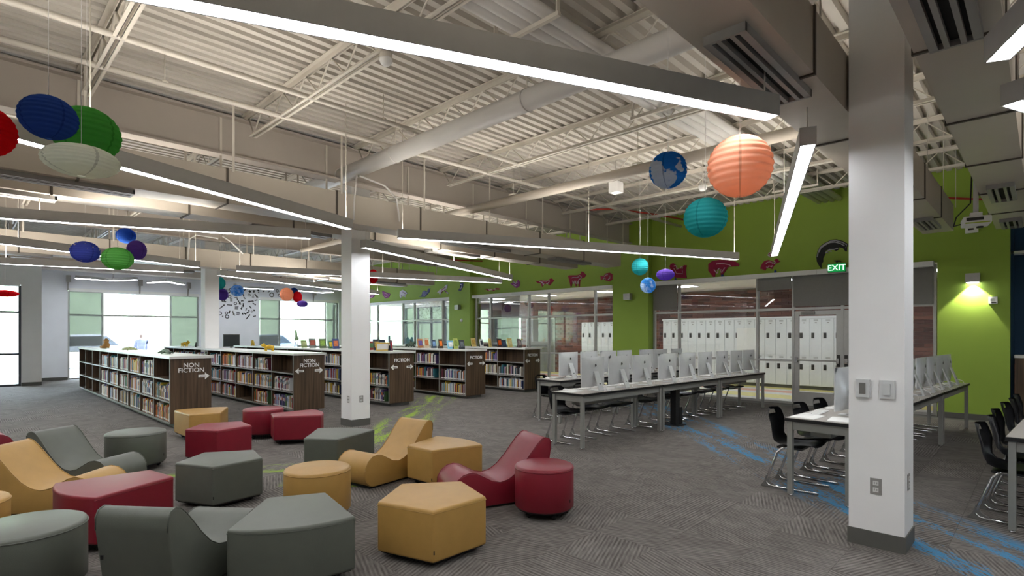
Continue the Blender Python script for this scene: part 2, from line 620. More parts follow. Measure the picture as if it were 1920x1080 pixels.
# ------------------------------------------------------------------ floor and carpet tiles
WX = 12.87          # green glazed wall
FY = 23.5           # window wall
fl = struct(MB().box(-4.5, 12.95, -5, 23.6, -.05, -.004).build('floor', 'base'), 'grey carpet tile floor with blue and green yarn streaks', 'floor')
TS = .5
def tile_uv(rot, off):
    uv = [(0, 0), (1, 0), (1, 1), (0, 1)]
    c, s = math.cos(rot), math.sin(rot)
    return [((u - .5) * c - (v - .5) * s + off[0], (u - .5) * s + (v - .5) * c + off[1]) for u, v in uv]
ROTS = [R(a) for a in (0, 90, 22, -22, 68, 112)]
tile_meshes = []
for i in range(18):
    mb = MB()
    h = .0045
    g = .0008
    mb.add([(g, g, 0), (TS - g, g, 0), (TS - g, TS - g, 0), (g, TS - g, 0)], [(0, 1, 2, 3)])
    mb.add([(g, g, -h), (TS - g, g, -h), (TS - g, TS - g, -h), (g, TS - g, -h), (g, g, 0), (TS - g, g, 0), (TS - g, TS - g, 0), (g, TS - g, 0)], [(0, 1, 5, 4), (1, 2, 6, 5), (2, 3, 7, 6), (3, 0, 4, 7)])
    me = mb.mesh('carpet_tile', 'carpet')
    ul = me.uv_layers.new(name='UVMap')
    q = tile_uv(ROTS[i % 6], (random.uniform(0, 50), random.uniform(0, 50)))
    for li in range(4):
        ul.data[li].uv = q[li]
    for li in range(4, len(ul.data)):
        ul.data[li].uv = q[0]
    tile_meshes.append(me)
cells = []
cb, sb = math.cos(math.atan2(1000, 1025)), math.sin(math.atan2(1000, 1025))
for i in range(int(17.45 / TS)):
    for j in range(int(28.5 / TS)):
        x, y = -4.5 + i * TS, -5 + j * TS
        cx, cy = x + .25, y + .25
        d = cx * cb + cy * sb
        r = cx * sb - cy * cb
        seen = d > 3.2 and abs(r) < d * .98 + .3
        cells.append((0 if seen else 1, d, x, y))
cells.sort()
rest_v, rest_f, rest_uv = [], [], []
for n, (s, d, x, y) in enumerate(cells):
    k = random.randrange(18)
    if n < 300:
        place(tile_meshes[k], 'carpet_tile', fl, (x, y, 0))
    else:
        o = len(rest_v)
        g = .0008
        rest_v += [(x + g, y + g, 0), (x + TS - g, y + g, 0), (x + TS - g, y + TS - g, 0), (x + g, y + TS - g, 0)]
        rest_f.append((o, o + 1, o + 2, o + 3))
        rest_uv += tile_uv(ROTS[k % 6], (random.uniform(0, 50), random.uniform(0, 50)))
me = bpy.data.meshes.new('carpet_tiles_beyond')
me.from_pydata(rest_v, [], rest_f)
me.materials.append(M['carpet'])
ul = me.uv_layers.new(name='UVMap')
for li, q in enumerate(rest_uv):
    ul.data[li].uv = q
tag(place(me, 'carpet_field', fl), kind='stuff')

# ------------------------------------------------------------------ roof deck
DECK = 4.55
mb = MB()
P = .152
prof = []
y = -5.0
while y < 23.6:
    prof += [(y, 0), (y + .075, 0), (y + .088, .07), (y + .139, .07)]
    y += P
prof.append((23.6, 0))
v = []
for yy, zz in prof:
    v += [(-4.5, yy, DECK + zz), (12.95, yy, DECK + zz)]
mb.add(v, [(2 * i, 2 * i + 1, 2 * i + 3, 2 * i + 2) for i in range(len(prof) - 1)])
deck = struct(mb.build('ceiling', 'deck'), 'cream painted corrugated steel roof deck', 'ceiling')
struct(MB().box(-4.7, 17.6, -5.2, 25.2, 4.72, 4.8).build('roof_slab', 'deck', deck))

# ------------------------------------------------------------------ walls
PY = [(-.0, 1.44), (7.42, 8.52), (14.46, 15.6), (22.6, 23.6)]     # green piers between the glazed bays
mb = MB()
mb.box(12.87, 13.1, .44, 23.6, 2.9, 4.7)
mb.box(12.82, 13.1, .44, 1.44, 0, 2.9)
for a, b in PY[1:]:
    mb.box(12.70, 13.1, a, b, 0, 4.7)
wr = struct(mb.build('wall_right', 'green'), 'lime green wall with glazed bays to the corridor', 'wall')
mb = MB().box(12.80, 12.819, .44, 1.44, 0, .1)
for a, b in PY[1:]:
    mb.box(12.68, 12.699, a, b, 0, .1)
    mb.box(12.68, 12.87, a - .012, a, 0, .1)
struct(mb.build('baseboard_right', 'base'), 'dark grey rubber base along the green piers', 'baseboard')
struct(MB().box(13.35, 13.5, -5.1, .44, 1.0, 4.7).box(13.1, 13.5, .40, .44, 0, 4.7).build('wall_recess', 'blue'), 'deep blue recessed wall beyond the green corner', 'wall')
struct(MB().box(-4.7, -4.5, -5.2, 23.7, -.05, 4.7).build('wall_left', 'white'), 'white wall behind the viewer', 'wall')
struct(MB().box(-4.7, 13.5, -5.2, -5.0, -.05, 4.7).build('wall_near', 'white'), 'white wall beside the viewer', 'wall')

# far wall with windows; a pier stands forward on the far left
mb = MB()
mb.box(1.9, 2.72, FY, FY + .2, 0, 4.7)
mb.box(6.72, 8.95, FY, FY + .2, 0, 3.03)
mb.box(2.72, 12.95, FY, FY + .2, 3.03, 4.7)
mb.box(12.55, 12.95, FY, FY + .2, 0, 3.03)
wf = struct(mb.build('wall_far', 'greywall'), 'pale grey window wall at the far end', 'wall')
mb = MB()
mb.box(1.44, 1.9, 21.7, FY + .2, 0, 4.7)
mb.box(-4.5, 1.44, 21.7, 21.9, 3.0, 4.7)
mb.box(-4.5, -2.6, 21.7, 21.9, 0, 3.0)
struct(mb.build('wall_far_pier', 'white'), 'white pier beside the far left window', 'wall')
struct(MB().box(1.44, 1.9, 21.68, 21.699, 0, .1).box(1.901, 2.72, FY - .02, FY - .001, 0, .1).box(6.72, 8.95, FY - .02, FY - .001, 0, .1).build('baseboard_far', 'base'), 'dark rubber base along the far wall', 'baseboard')
struct(MB().box(-4.5, 12.87, 22.45, 23.1, 3.62, 4.56).build('trim_1', 'girder'), 'tan bulkhead above the far windows', 'bulkhead')

# columns
def column(cx, cy, label):
    h = .17
    o = struct(MB().box(cx - h, cx + h, cy - h, cy + h, 0, DECK).build('column', 'white'), label, 'column')
    MB().box(cx - h - .008, cx + h + .008, cy - h - .008, cy + h + .008, 0, .115).build('column_base', 'base', o)
    return o
c1 = column(4.80, .87, 'large white square column beside the computer tables with thermostats')
c2 = column(4.78, 8.37, 'white square column in front of the fiction shelves')
c3 = column(4.79, 15.87, 'white square column behind the nonfiction shelves')

def outlet(parent, x, y, z, axis, name='outlet_plate'):
    """plate on the -X (axis 0) or -Y (axis 1) face of a column"""
    def bx(u0, u1, w0, w1, d0, d1):
        if axis == 0:
            return (x - d1, x - d0, y + u0, y + u1, z + w0, z + w1)
        return (x + u0, x + u1, y - d1, y - d0, z + w0, z + w1)
    pl = MB().box(*bx(-.035, .035, -.057, .057, 0, .006)).build(name, 'grille', parent)
    for s in (-1, 1):
        MB().box(*bx(-.017, .017, s * .024 - .015, s * .024 + .015, .006, .009)).box(*bx(-.009, -.006, s * .024 - .006, s * .024 + .008, .009, .0095), 1).box(*bx(.006, .009, s * .024 - .006, s * .024 + .008, .009, .0095), 1).build('socket', ['top', 'black'], pl)
outlet(c1, 4.63, .87, .44, 0)
outlet(c1, 4.76, .70, .48, 1)
outlet(c2, 4.61, 8.30, .45, 0)
outlet(c2, 4.79, 8.20, .45, 1)
t = MB().box(4.605, 4.63, .905, .99, 1.075, 1.205).build('thermostat', 'device', c1)
MB().box(4.598, 4.605, .905, .99, 1.075, 1.205).build('frame', 'device', t)
MB().box(4.595, 4.599, .928, .967, 1.10, 1.18).build('display', 'kick', t)
t = MB().box(4.61, 4.63, .755, .845, 1.075, 1.205).build('sensor_plate', 'device', c1)
MB().box(4.598, 4.611, .78, .82, 1.10, 1.18).build('sensor_cover', 'device', t)

# ------------------------------------------------------------------ girders on the column lines
for k, y in enumerate((8.0, 15.5)):
    mb = MB().box(-4.4, 12.86, y, y + .02, 3.98, 4.5).box(-4.4, 12.86, y - .1, y + .12, 3.95, 3.98).box(-4.4, 12.86, y - .1, y + .12, 4.47, 4.5)
    o = tag(mb.build('roof_girder', 'girder'), ['deep taupe steel girder crossing the room above the front column line', 'deep taupe steel girder crossing above the rear nonfiction column'][k], 'girder', 'roof girders')
# ------------------------------------------------------------------ open web joists
def joist(x, y0, y1, label):
    t = thing('roof_joist', label, 'joist', (x, y0, 0), 0, 'open-web roof joists')
    L = y1 - y0
    zt, zb = DECK - .005, 4.20
    for s in (-1, 1):
        MB().box(s * .012 if s > 0 else -.06, .06 if s > 0 else -.012, 0, L, zt - .01, zt).box(s * .014 - .004, s * .014 + .004, 0, L, zt - .06, zt).build('top_chord', 'steel', t)
        MB().box(s * .012 if s > 0 else -.05, .05 if s > 0 else -.012, .25, L - .25, zb, zb + .008).box(s * .014 - .004, s * .014 + .004, .25, L - .25, zb, zb + .05).build('bottom_chord', 'steel', t)
    pitch = .3
    n = int((L - .6) / pitch)
    path = [(0, .1, zt - .03)]
    for i in range(n + 1):
        path.append((0, .3 + i * (L - .6) / n, zb + .03 if i % 2 == 0 else zt - .03))
    path.append((0, L - .1, zt - .03))
    MB().tube(path, .011, 6).build('web_rod', 'steel', t)
    return t
JX = [-2.3, -.6, 1.05, 2.85, 4.52, 6.25, 7.85, 9.5, 11.2]
BAYS = [(-4.9, 7.95, 'over the lounge seating'), (8.05, 15.45, 'over the near bookcases'), (15.6, 22.4, 'over the far end of the bookcases')]
for by0, by1, where in BAYS:
    for i, x in enumerate(JX):
        joist(x, by0, by1, 'cream open-web roof joist %s, %s from the left' % (where, ORD[i]))

# ------------------------------------------------------------------ glazed bays to the corridor (plane X = GX)
GX = 12.95
def glazed_bay(idx, ys, label, rails, shades=(), headcap=True, doors=()):
    """ys: mullion centres (ascending Y); rails: heights; doors: spans (a, b) left open for a door leaf"""
    w = struct(thing('window_%d' % idx, label, 'window', (GX, ys[0], 0)))
    y0 = ys[0]
    H = 2.86
    for y in ys:
        MB().box(-.03, .06, y - y0 - .025, y - y0 + .025, 0, H).build('mullion', 'alum', w)
    zs = [0.0] + list(rails) + [H]
    for a, b in zip(ys[:-1], ys[1:]):
        isdoor = any(abs(a - d[0]) < .06 for d in doors)
        for z in zs:
            if isdoor and z < 2.0:
                continue
            t = .05 if z == 0 else .025
            MB().box(-.025, .05, a - y0 + .025, b - y0 - .025, max(0, z - t), z + t).build('rail', 'alum', w)
        for z0, z1 in zip(zs[:-1], zs[1:]):
            if isdoor and z1 < 2.2:
                continue
            MB().box(.005, .013, a - y0 + .025, b - y0 - .025, z0 + .025, z1 - .025).build('pane', 'glass', w)
    n = max(2, int((ys[-1] - ys[0]) / 1.5)) if headcap else 1
    for i in range(n):
        a = (ys[-1] - ys[0]) * i / n
        b = (ys[-1] - ys[0]) * (i + 1) / n
        MB().box(-.20, -.03, a + .003, b - .003, 2.80, 2.90).build('shade_cassette', 'white', w)
    for a, b, zb in shades:
        s = MB().box(-.075, -.07, a - y0 + .02, b - y0 - .02, zb, 2.81).build('roller_shade', 'shade', w)
        MB().box(-.082, -.064, a - y0 + .02, b - y0 - .02, zb - .025, zb).build('hem_bar', 'shade', s)
    return w
# bay with the doors, beside the lockers
glazed_bay(1, [1.49, 2.05, 3.02, 3.97, 4.74, 6.68, 7.38], 'aluminium glazed bay with double doors in front of the lockers', [.95, 2.09],
           [(1.49, 2.05, 2.13), (2.05, 3.97, 2.16), (3.97, 4.74, 2.55), (6.68, 7.38, 2.18)], doors=[(2.05, 3.02), (3.02, 3.97)])
glazed_bay(2, [8.58, 9.28, 11.04, 11.87, 13.65, 14.42], 'aluminium glazed bay between the green piers behind the last bookcase', [.95, 2.09])
glazed_bay(3, [15.64, 16.29, 18.1, 18.9, 20.8, 21.5, 22.55], 'aluminium glazed bay looking into the bright entrance lobby', [.95, 2.09])

def glass_door(n, y0, y1, hinge_left, label):
    d = struct(thing('door_%d' % n, label, 'door', (GX, y0, 0)))
    W = y1 - y0
    for a, b, z0, z1 in ((0, .09, .01, 2.04), (W - .09, W, .01, 2.04), (.09, W - .09, .01, .28), (.09, W - .09, 1.95, 2.04)):
        MB().box(-.02, .025, a, b, z0, z1).build('stile' if z1 - z0 > 1 else 'door_rail', 'alum', d)
    MB().box(-.002, .005, .09, W - .09, .28, 1.95).build('pane', 'glass', d)
    pb = MB().tube([(-.075, .06, .97), (-.075, W - .06, .97)], .018, 8).build('push_bar', 'alum', d)
    for y in (.05, W - .05):
        MB().box(-.09, -.02, y - .025, y + .025, .92, 1.03).build('bar_mount', 'chrome', pb)
    cl = MB().box(-.075, -.02, W * .55, W * .55 + .26, 1.96, 2.03).build('door_closer', 'grille', d)
    MB().tube([(-.05, W * .6, 2.04), (-.12, W * .75, 2.05), (-.03, W - .1, 2.06)], .009, 6).build('closer_arm', 'grille', cl)
    MB().box(-.035, -.02, (W - .075 if hinge_left else .015), (W - .015 if hinge_left else .075), .85, 1.1).build('lock_plate', 'latch', d)
glass_door(1, 3.045, 3.945, False, 'aluminium glass door left of the white column, push bar facing the room')
glass_door(2, 2.075, 2.995, True, 'aluminium glass door leaf mostly hidden by the white column')

# ------------------------------------------------------------------ corridor
struct(MB().box(12.95, 17.4, -2.2, 25.2, -.05, -.002).build('floor_hall', 'hallfloor'), 'yellow, red and white striped corridor floor behind the glass', 'floor')
hc = struct(MB().box(13.1, 17.4, -2.2, 25.0, 2.95, 3.0).build('ceiling_hall', 'white'), 'white corridor ceiling seen through the glass', 'ceiling')
k = 0
for x, y in ((15.1, 1.6), (15.1, 4.6), (15.1, 7.6), (15.1, 10.4), (15.1, 13.0), (15.1, 15.6), (15.1, 18.2), (15.1, 21.0)):
    t = thing('ceiling_light', 'square white troffer in the corridor ceiling, %s from the right' % ORD[k], 'light', (x, y, 2.95), 0, 'corridor ceiling lights')
    MB().box(-.3, .3, -.3, -.28, -.015, 0).box(-.3, .3, .28, .3, -.015, 0).box(-.3, -.28, -.28, .28, -.015, 0).box(.28, .3, -.28, .28, -.015, 0).build('frame', 'white', t)
    MB().box(-.28, .28, -.28, .28, -.01, -.004).build('diffuser', 'halllens', t)
    k += 1
# brick wall behind the lockers, bricks laid in running bond
BX = 17.2
mb = MB().box(BX + .012, BX + .2, -2.2, 16.2, 0, 3.0).box(BX + .012, BX + .2, 17.9, 20.4, 0, 3.0).box(BX + .012, BX + .2, 16.2, 17.9, 2.35, 3.0).box(BX + .012, BX + .2, 16.2, 17.9, 0, .95)
wb = struct(mb.build('wall_hall', 'mortar'), 'red brick corridor wall behind the lockers', 'wall')
struct(MB().box(13.1, 17.4, -2.4, -2.2, 0, 3.0).build('wall_hall_end', 'brick'), 'brick end wall of the corridor', 'wall')
BW, BH = .4, .1
bme = MB().box(0, .02, .005, BW - .005, .005, BH - .005).mesh('brick', 'brick')
bricks = []
for r in range(int(2.95 / BH)):
    z = r * BH
    y = -2.2 + (BW / 2 if r % 2 else 0)
    while y < 20.0:
        hole = 16.0 < y < 17.9 and .95 <= z < 2.35
        door = 14.3 < y + BW / 2 < 15.9 and z < 2.2
        if not hole and not door:
            # bricks above the lockers and in the bare stretches show most
            vis = 0 if (z > 2.0 and 1.0 < y < 13.5) or (12.3 < y < 14.3 and z > .9) else 1
            bricks.append((vis, math.hypot(BX, y), y, z))
        y += BW
bricks.sort()
mb = MB()
for n, (vv, d, y, z) in enumerate(bricks):
    if n < 300:
        place(bme, 'brick', wb, (BX - .012, y, z))
    else:
        mb.box(BX - .012, BX + .008, y + .005, y + BW - .005, z + .005, z + BH - .005)
tag(mb.build('brick_field', 'brick', wb), kind='stuff')
# pale brick pier and brick pier at the lobby
mb = MB()
for r in range(29):
    y = 18.9 + (.2 if r % 2 else 0)
    while y < 20.3:
        mb.box(BX - .3, BX - .02, y + .005, min(y + .4, 20.4) - .005, r * .1 + .005, r * .1 + .095)
        y += .4
struct(mb.build('wall_lobby_pier', 'brickgrey'), 'pale grey brick pier in the entrance lobby', 'wall')
# corridor window and door in the brick wall
w = struct(thing('window_4', 'small bright window in the corridor brick wall', 'window', (BX, 16.2, 0)))
for a, b, z0, z1 in ((0, .05, .95, 2.35), (1.65, 1.7, .95, 2.35), (.05, 1.65, .95, 1.0), (.05, 1.65, 2.3, 2.35), (.05, 1.65, 1.78, 1.82)):
    MB().box(0, .08, a, b, z0, z1).build('frame', 'bronze', w)
MB().box(.03, .04, .05, 1.65, 1.0, 2.3).build('pane', 'glass', w)
d = struct(thing('door_3', 'grey metal corridor door beyond the glass', 'door', (BX, 14.35, 0)))
MB().box(-.03, .02, 0, 1.5, 0, 2.15).build('door_leaf', 'kick', d)
MB().box(-.05, .0, -.05, 0, 0, 2.2).box(-.05, 0, 1.5, 1.55, 0, 2.2).box(-.05, 0, 0, 1.5, 2.15, 2.2).build('frame', 'alum', d)
MB().tube([(-.07, .2, 1.0), (-.07, 1.3, 1.0)], .016, 8).build('push_bar', 'alum', d)

# lobby glazing at the far end of the corridor
w = struct(thing('window_5', 'tall lobby window wall full of daylight', 'window', (13.1, 25.0, 0)))
for x in (0, 1.05, 2.1, 3.15, 4.2):
    MB().box(x - .03, x + .03, -.05, .05, 0, 3.0).build('mullion', 'bronze', w)
for z in (.05, 2.15, 2.95):
    MB().box(0, 4.2, -.04, .04, z - .04, z + .04).build('rail', 'bronze', w)
for i in range(4):
    MB().box(i * 1.05 + .03, i * 1.05 + 1.02, -.005, .005, .1, 2.9).build('pane', 'glass', w)
w = struct(thing('window_6', 'lobby side window wall of dark framed panes', 'window', (17.3, 20.4, 0)))
for y in (0, 1.15, 2.3, 3.45, 4.55):
    MB().box(-.05, .05, y - .03, y + .03, 0, 3.0).build('mullion', 'bronze', w)
for z in (.05, 2.15, 2.95):
    MB().box(-.04, .04, 0, 4.55, z - .04, z + .04).build('rail', 'bronze', w)
for i in range(4):
    MB().box(-.005, .005, i * 1.15 + .03, i * 1.15 + 1.12, .1, 2.9).build('pane', 'glass', w)

# lockers, two doors each
LX = 16.7
def make_locker():
    t = thing('locker', '', 'locker', (0, 0, 0), 0, 'white corridor lockers')
    Wd = .288
    MB().box(.012, .48, 0, .3, .09, 1.98).build('body', 'locker', t)
    MB().box(.03, .48, .0, .3, 0, .09).build('plinth', 'base', t)
    for z0, z1, hz in ((.10, .93, .62), (.95, 1.97, 1.5)):
        d = MB().box(-.006, .012, .006, .006 + Wd, z0, z1).build('door', 'locker', t)
        MB().box(-.016, -.006, .18, .255, hz - .075, hz + .075).build('latch', 'latch', d)
        MB().box(-.012, -.006, .12, .17, z1 - .13, z1 - .105).build('number_plate', 'grille', d)
        mb = MB()
        for q in range(3):
            mb.box(-.0075, -.006, .09, .20, z1 - .07 + q * .018, z1 - .063 + q * .018)
        mb.build('vent', 'kick', d)
    return t
proto = make_locker()
ly = [3.2 + i * .3 for i in range(20)] + [10.2 + i * .3 for i in range(8)]
ly = [y for y in ly if not (9.2 < y < 10.1)]
nl = len(ly)
for i, y in enumerate(sorted(ly, reverse=True)):
    lab = 'white two-door corridor locker, %s from the left' % ORD[i]
    if i == 0:
        proto['label'] = lab
        proto.location = (LX, y, 0)
    else:
        copy_tree(proto, lab, (LX, y, 0))
tag(MB().box(LX - .02, LX + .5, 3.18, 9.22, 1.981, 2.04).build('closure_strip', 'locker'), 'white sheet metal cap along the long locker bank', 'cap')
tag(MB().box(LX - .021, LX - .018, 6.12, 6.72, 1.02, 1.72).build('notice_sheet', 'paperwhite'), 'blank white notice sheet taped to the lockers', 'poster')

# ------------------------------------------------------------------ far window wall
def window_wall(idx, xs, label, mats, y=FY + .1, H=3.0, shades=(), tr=2.19, low=None):
    w = struct(thing('window_%d' % idx, label, 'window', (xs[0], y, 0)))
    x0 = xs[0]
    for x in xs:
        MB().box(x - x0 - .03, x - x0 + .03, -.05, .05, 0, H).build('mullion', mats, w)
    zs = [.03] + ([low] if low else []) + [tr, H]
    for a, b in zip(xs[:-1], xs[1:]):
        for z in zs:
            MB().box(a - x0 + .03, b - x0 - .03, -.04, .04, z - .03, z + .03).build('rail', mats, w)
        for z0, z1 in zip(zs[:-1], zs[1:]):
            MB().box(a - x0 + .03, b - x0 - .03, -.004, .004, z0 + .03, z1 - .03).build('pane', 'glass', w)
    for a, b, zb in shades:
        s = MB().box(a - x0 + .02, b - x0 - .02, -.095, -.09, zb, H - .02).build('roller_shade', 'screen', w)
        MB().box(a - x0 + .02, b - x0 - .02, -.105, -.08, zb - .03, zb).build('hem_bar', 'white', s)
    MB().box(0, xs[-1] - x0, -.14, -.05, H - .02, H + .09).build('shade_cassette', 'white', w)
    return w
window_wall(7, [2.75, 3.68, 5.75, 6.69], 'wide far window left of the scribbled wall with two shades drawn', 'alum', shades=[(2.75, 3.68, .95), (5.75, 6.69, .95)])
window_wall(8, [8.98, 9.84, 11.95, 12.52], 'wide far window right of the scribbled wall with side shades drawn', 'alum', shades=[(8.98, 9.84, .95), (11.95, 12.52, .95)])
window_wall(9, [-2.57, -1.2, .1, 1.41], 'tall far left window to the bright patio', 'bronze', y=21.8, H=2.98, tr=2.19, low=.95)

# ------------------------------------------------------------------ outdoors
struct(MB().box(-40, 60, 21.95, 60, -.25, -.12).box(17.45, 60, -20, 21.95, -.25, -.12).build('ground_outside', 'asphalt'), 'pale car park outside the windows', 'ground')
mb = MB()
pr = [(38, -.12), (44, .6), (52, 3.0), (62, 7.5), (75, 12), (90, 14)]
v = []
for y, z in pr:
    v += [(-60, y, z), (90, y, z)]
mb.add(v, [(2 * i, 2 * i + 1, 2 * i + 3, 2 * i + 2) for i in range(len(pr) - 1)], 0, True)
v = []
for y, z in pr:
    v += [(y - 8, -30, z), (y - 8, 60, z)]
mb.add(v, [(2 * i, 2 * i + 2, 2 * i + 3, 2 * i + 1) for i in range(len(pr) - 1)], 0, True)
struct(mb.build('hill', 'grassy'), 'green grass bank rising beyond the car park', 'hill')

def car(loc, rz, paint, label):
    t = thing('car', label, 'car', loc, rz)
    b = [(-2.25, .35), (-2.3, .75), (-2.1, 1.0), (-1.3, 1.08), (-.7, 1.62), (1.3, 1.66), (2.15, 1.1), (2.25, .7), (2.2, .35)]
    me = MB().prism(b, -.9, .9, 0, lambda a, c, w: (a, w, c)).mesh('body', paint)
    place(bevelled(me, .08, 2), 'body', t)
    g = [(-1.15, 1.08), (-.62, 1.54), (1.22, 1.57), (1.75, 1.12)]
    MB().prism(g, -.905, .905, 0, lambda a, c, w: (a, w, c)).build('side_window', 'carglass', t)
    MB().prism([(-1.22, 1.10), (-.74, 1.58), (-.80, 1.60), (-1.30, 1.10)], -.75, .75, 0, lambda a, c, w: (a, w, c)).build('windscreen', 'carglass', t)
    for x in (-1.4, 1.4):
        for y in (-.9, .72):
            wme = MB().lathe([(0, 0), (.2, 0), (.34, .02), (.35, .1), (.34, .16), (.2, .18), (0, .18)], 18)
            o = wme.build('wheel', 'tyre', t, (x, y + .18, .35))
            o.rotation_euler = (R(90), 0, 0)
    return t
car((-1.0, 33.0, -.12), R(8), 'carpaint', 'dark blue car parked outside the left shade')
car((4.0, 33.6, -.12), R(4), 'carwhite', 'white car parked outside the middle window pane')
car((13.0, 34.4, -.12), R(-5), 'carpaint', 'dark car parked outside the right shade')

def patio_chair(loc, rz, label):
    t = thing('patio_chair', label, 'chair', loc, rz)
    MB().box(-.25, .25, -.25, .25, .42, .47).build('seat', 'bluefab', t)
    MB().prism([(-.25, .47), (-.20, .47), (-.30, .95), (-.34, .95)], -.25, .25, 0, lambda a, c, w: (w, -a, c)).build('backrest', 'bluefab', t)
    for sx in (-.22, .22):
        for sy in (-.2, .22):
            MB().tube([(sx, sy, .43), (sx * 1.1, sy * 1.1, 0)], .014, 6).build('leg', 'chrome', t)
patio_chair((.55, 23.1, -.12), R(140), 'navy patio chair closest to the patio window frame')
patio_chair((-.15, 23.7, -.12), R(200), 'navy patio chair further from the patio window frame')

# ------------------------------------------------------------------ rectangular ducts flanking the column lines
def duct(y0, y1, x0, x1, z0, z1, label, diffs=()):
    t = thing('air_duct', label, 'duct', ((x0 + x1) / 2, (y0 + y1) / 2, z0), 0, 'rectangular air ducts')
    ox, oy = (x0 + x1) / 2, (y0 + y1) / 2
    n = max(1, round((x1 - x0) / 1.45))
    for i in range(n):
        a = x0 + (x1 - x0) * i / n
        b = x0 + (x1 - x0) * (i + 1) / n
        MB().box(a - ox + .004, b - ox - .004, y0 - oy, y1 - oy, 0, z1 - z0).build('duct_section', 'duct', t)
        if i:
            MB().box(a - ox - .012, a - ox + .012, y0 - oy - .012, y1 - oy + .012, -.012, z1 - z0 + .012).build('flange', 'flange', t)
    for (a, ln) in diffs:
        ym = 0
        g = thing('slot_diffuser', None, None)
        g.parent = t
        for q in (-.0975, -.0375, .0375, .0975):
            w = .02 if abs(q) > .05 else .013
            MB().box(a - ox + .021, a - ox + ln - .021, q - w, q + w, -.049, -.012).build('diffuser_blade', 'grille', g)
        MB().box(a - ox, a - ox + ln, -.118, -.1175, -.05, 0).box(a - ox, a - ox + ln, .1175, .118, -.05, 0).box(a - ox, a - ox + .02, -.118, .118, -.05, 0).box(a - ox + ln - .02, a - ox + ln, -.118, .118, -.05, 0).build('diffuser_frame', 'grille', g)
        MB().box(a - ox + .02, a - ox + ln - .02, -.1, .1, -.014, -.011).build('diffuser_throat', 'dkslot', g)
    for i in range(n + 1):
        a = x0 + (x1 - x0) * i / n
        for yy in (y0 - oy - .02, y1 - oy + .02):
            MB().box(a - ox + .05, a - ox + .08, yy - .003, yy + .003, z1 - z0 - .03, DECK - z0).build('hanger_strap', 'steel', t)
Z0, Z1 = 3.20, 3.62
duct(1.06, 1.46, -3.6, 11.3, Z0, Z1, 'taupe rectangular duct overhead left of the big white column', [(2.95, 1.15), (-.2, 1.2), (9.7, .9), (6.4, 1.2)])
duct(.16, .56, -3.6, 11.6, Z0, Z1, 'taupe rectangular duct overhead right of the big white column', [(2.6, 1.35), (8.1, .9), (10.6, .75)])
for k, yc in enumerate((8.37, 15.87)):
    nm = ['at the front column line', 'at the rear column line'][k]
    duct(yc - .83, yc - .40, -3.6, 11.6, Z0 + .02, Z1 + .04, 'taupe rectangular duct on the viewer side %s' % nm, [(.2, 1.3), (6.2, 1.6), (9.2, 1.3)])
    duct(yc + .20, yc + .60, -3.6, 11.2, Z0 + .02, Z1 + .04, 'taupe rectangular duct on the window side %s' % nm, [(-1.0, 1.9), (3.2, 1.3), (6.6, 1.3)])

# round white spiral duct across the bays
t = thing('round_duct', 'large white round duct crossing high above the lounge', 'duct', (4.33, 2.6, 4.05))
MB().tube([(0, -7.4, 0), (0, 7.2, 0)], .115, 24).build('duct_pipe', 'rduct', t)
for y in (-4, -1.2, 1.4, 3.9, 5.4):
    MB().tube([(0, y - .012, 0), (0, y + .012, 0)], .122, 24).build('band', 'rduct', t)
    MB().tube([(0, y, .12), (0, y, DECK - 4.05)], .006, 6).build('hanger_rod', 'steel', t)

def pipe(name, pts, r, label, mt='pipe', cat='pipe', group=None, hang=()):
    t = thing(name, label, cat, pts[0], 0, group)
    o = Vector(pts[0])
    MB().tube([tuple(Vector(p) - o) for p in pts], r, 10).build('pipe_run', mt, t)
    for h in hang:
        q = Vector(h) - o
        MB().tube([tuple(q), (q.x, q.y, DECK - o.z)], .006, 5).build('hanger_rod', 'steel', t)
        MB().lathe([(r + .004, -.012), (r + .012, 0), (r + .004, .012)], 10, c=(q.x, q.y, q.z)).build('clamp', 'steel', t)
    return t
pipe('sprinkler_main', [(6.9, 1.2, 3.9), (6.9, 8.9, 3.9)], .075, 'thick grey sprinkler main running towards the column', 'duct', hang=[(6.9, 4.2, 3.98), (6.9, 6.7, 3.98)])
pipe('sprinkler_branch', [(-3.5, 6.02, 4.22), (6.4, 5.95, 4.22)], .03, 'slim sprinkler branch pipe nearest the lounge under the deck', hang=[(-.1, 6.02, 4.24), (3.8, 5.97, 4.24)])
pipe('sprinkler_branch', [(-3.5, 6.9, 4.22), (12.7, 6.5, 4.22)], .03, 'slim sprinkler branch pipe just before the girder', hang=[(1.6, 6.77, 4.24), (7.0, 6.64, 4.24)])
for i in range(4):
    pipe('conduit', [(-3.5, 3.18 + i * .125, 4.34), (12.8, 3.05 + i * .125, 4.34)], .055, 'white conduit in the bundle of four under the deck, %s from the right' % ORD[i], group='bundled white conduits', mt='rduct')
for i, x in enumerate((.6, 3.6, 6.0, 8.6, 11.0)):
    tag(MB().box(x - .02, x + .02, 2.95, 3.75, 4.235, 4.272).box(x - .02, x + .02, 2.96, 2.975, 4.27, DECK).box(x - .02, x + .02, 3.72, 3.735, 4.27, DECK).build('strut_trapeze', 'steel'), 'slotted steel strut carrying the conduit bundle, %s from the left' % ORD[i], 'strut', 'conduit struts')
pipe('sprinkler_branch', [(-3.5, 10.3, 4.22), (12.7, 10.2, 4.22)], .03, 'slim sprinkler branch pipe over the near bookcases')
pipe('sprinkler_branch', [(-3.5, 13.2, 4.22), (12.7, 13.1, 4.22)], .03, 'slim sprinkler branch pipe over the middle bookcases')
pipe('sprinkler_main', [(6.9, 9.4, 3.9), (6.9, 15.0, 3.9)], .06, 'grey sprinkler main between the two column lines', 'duct')
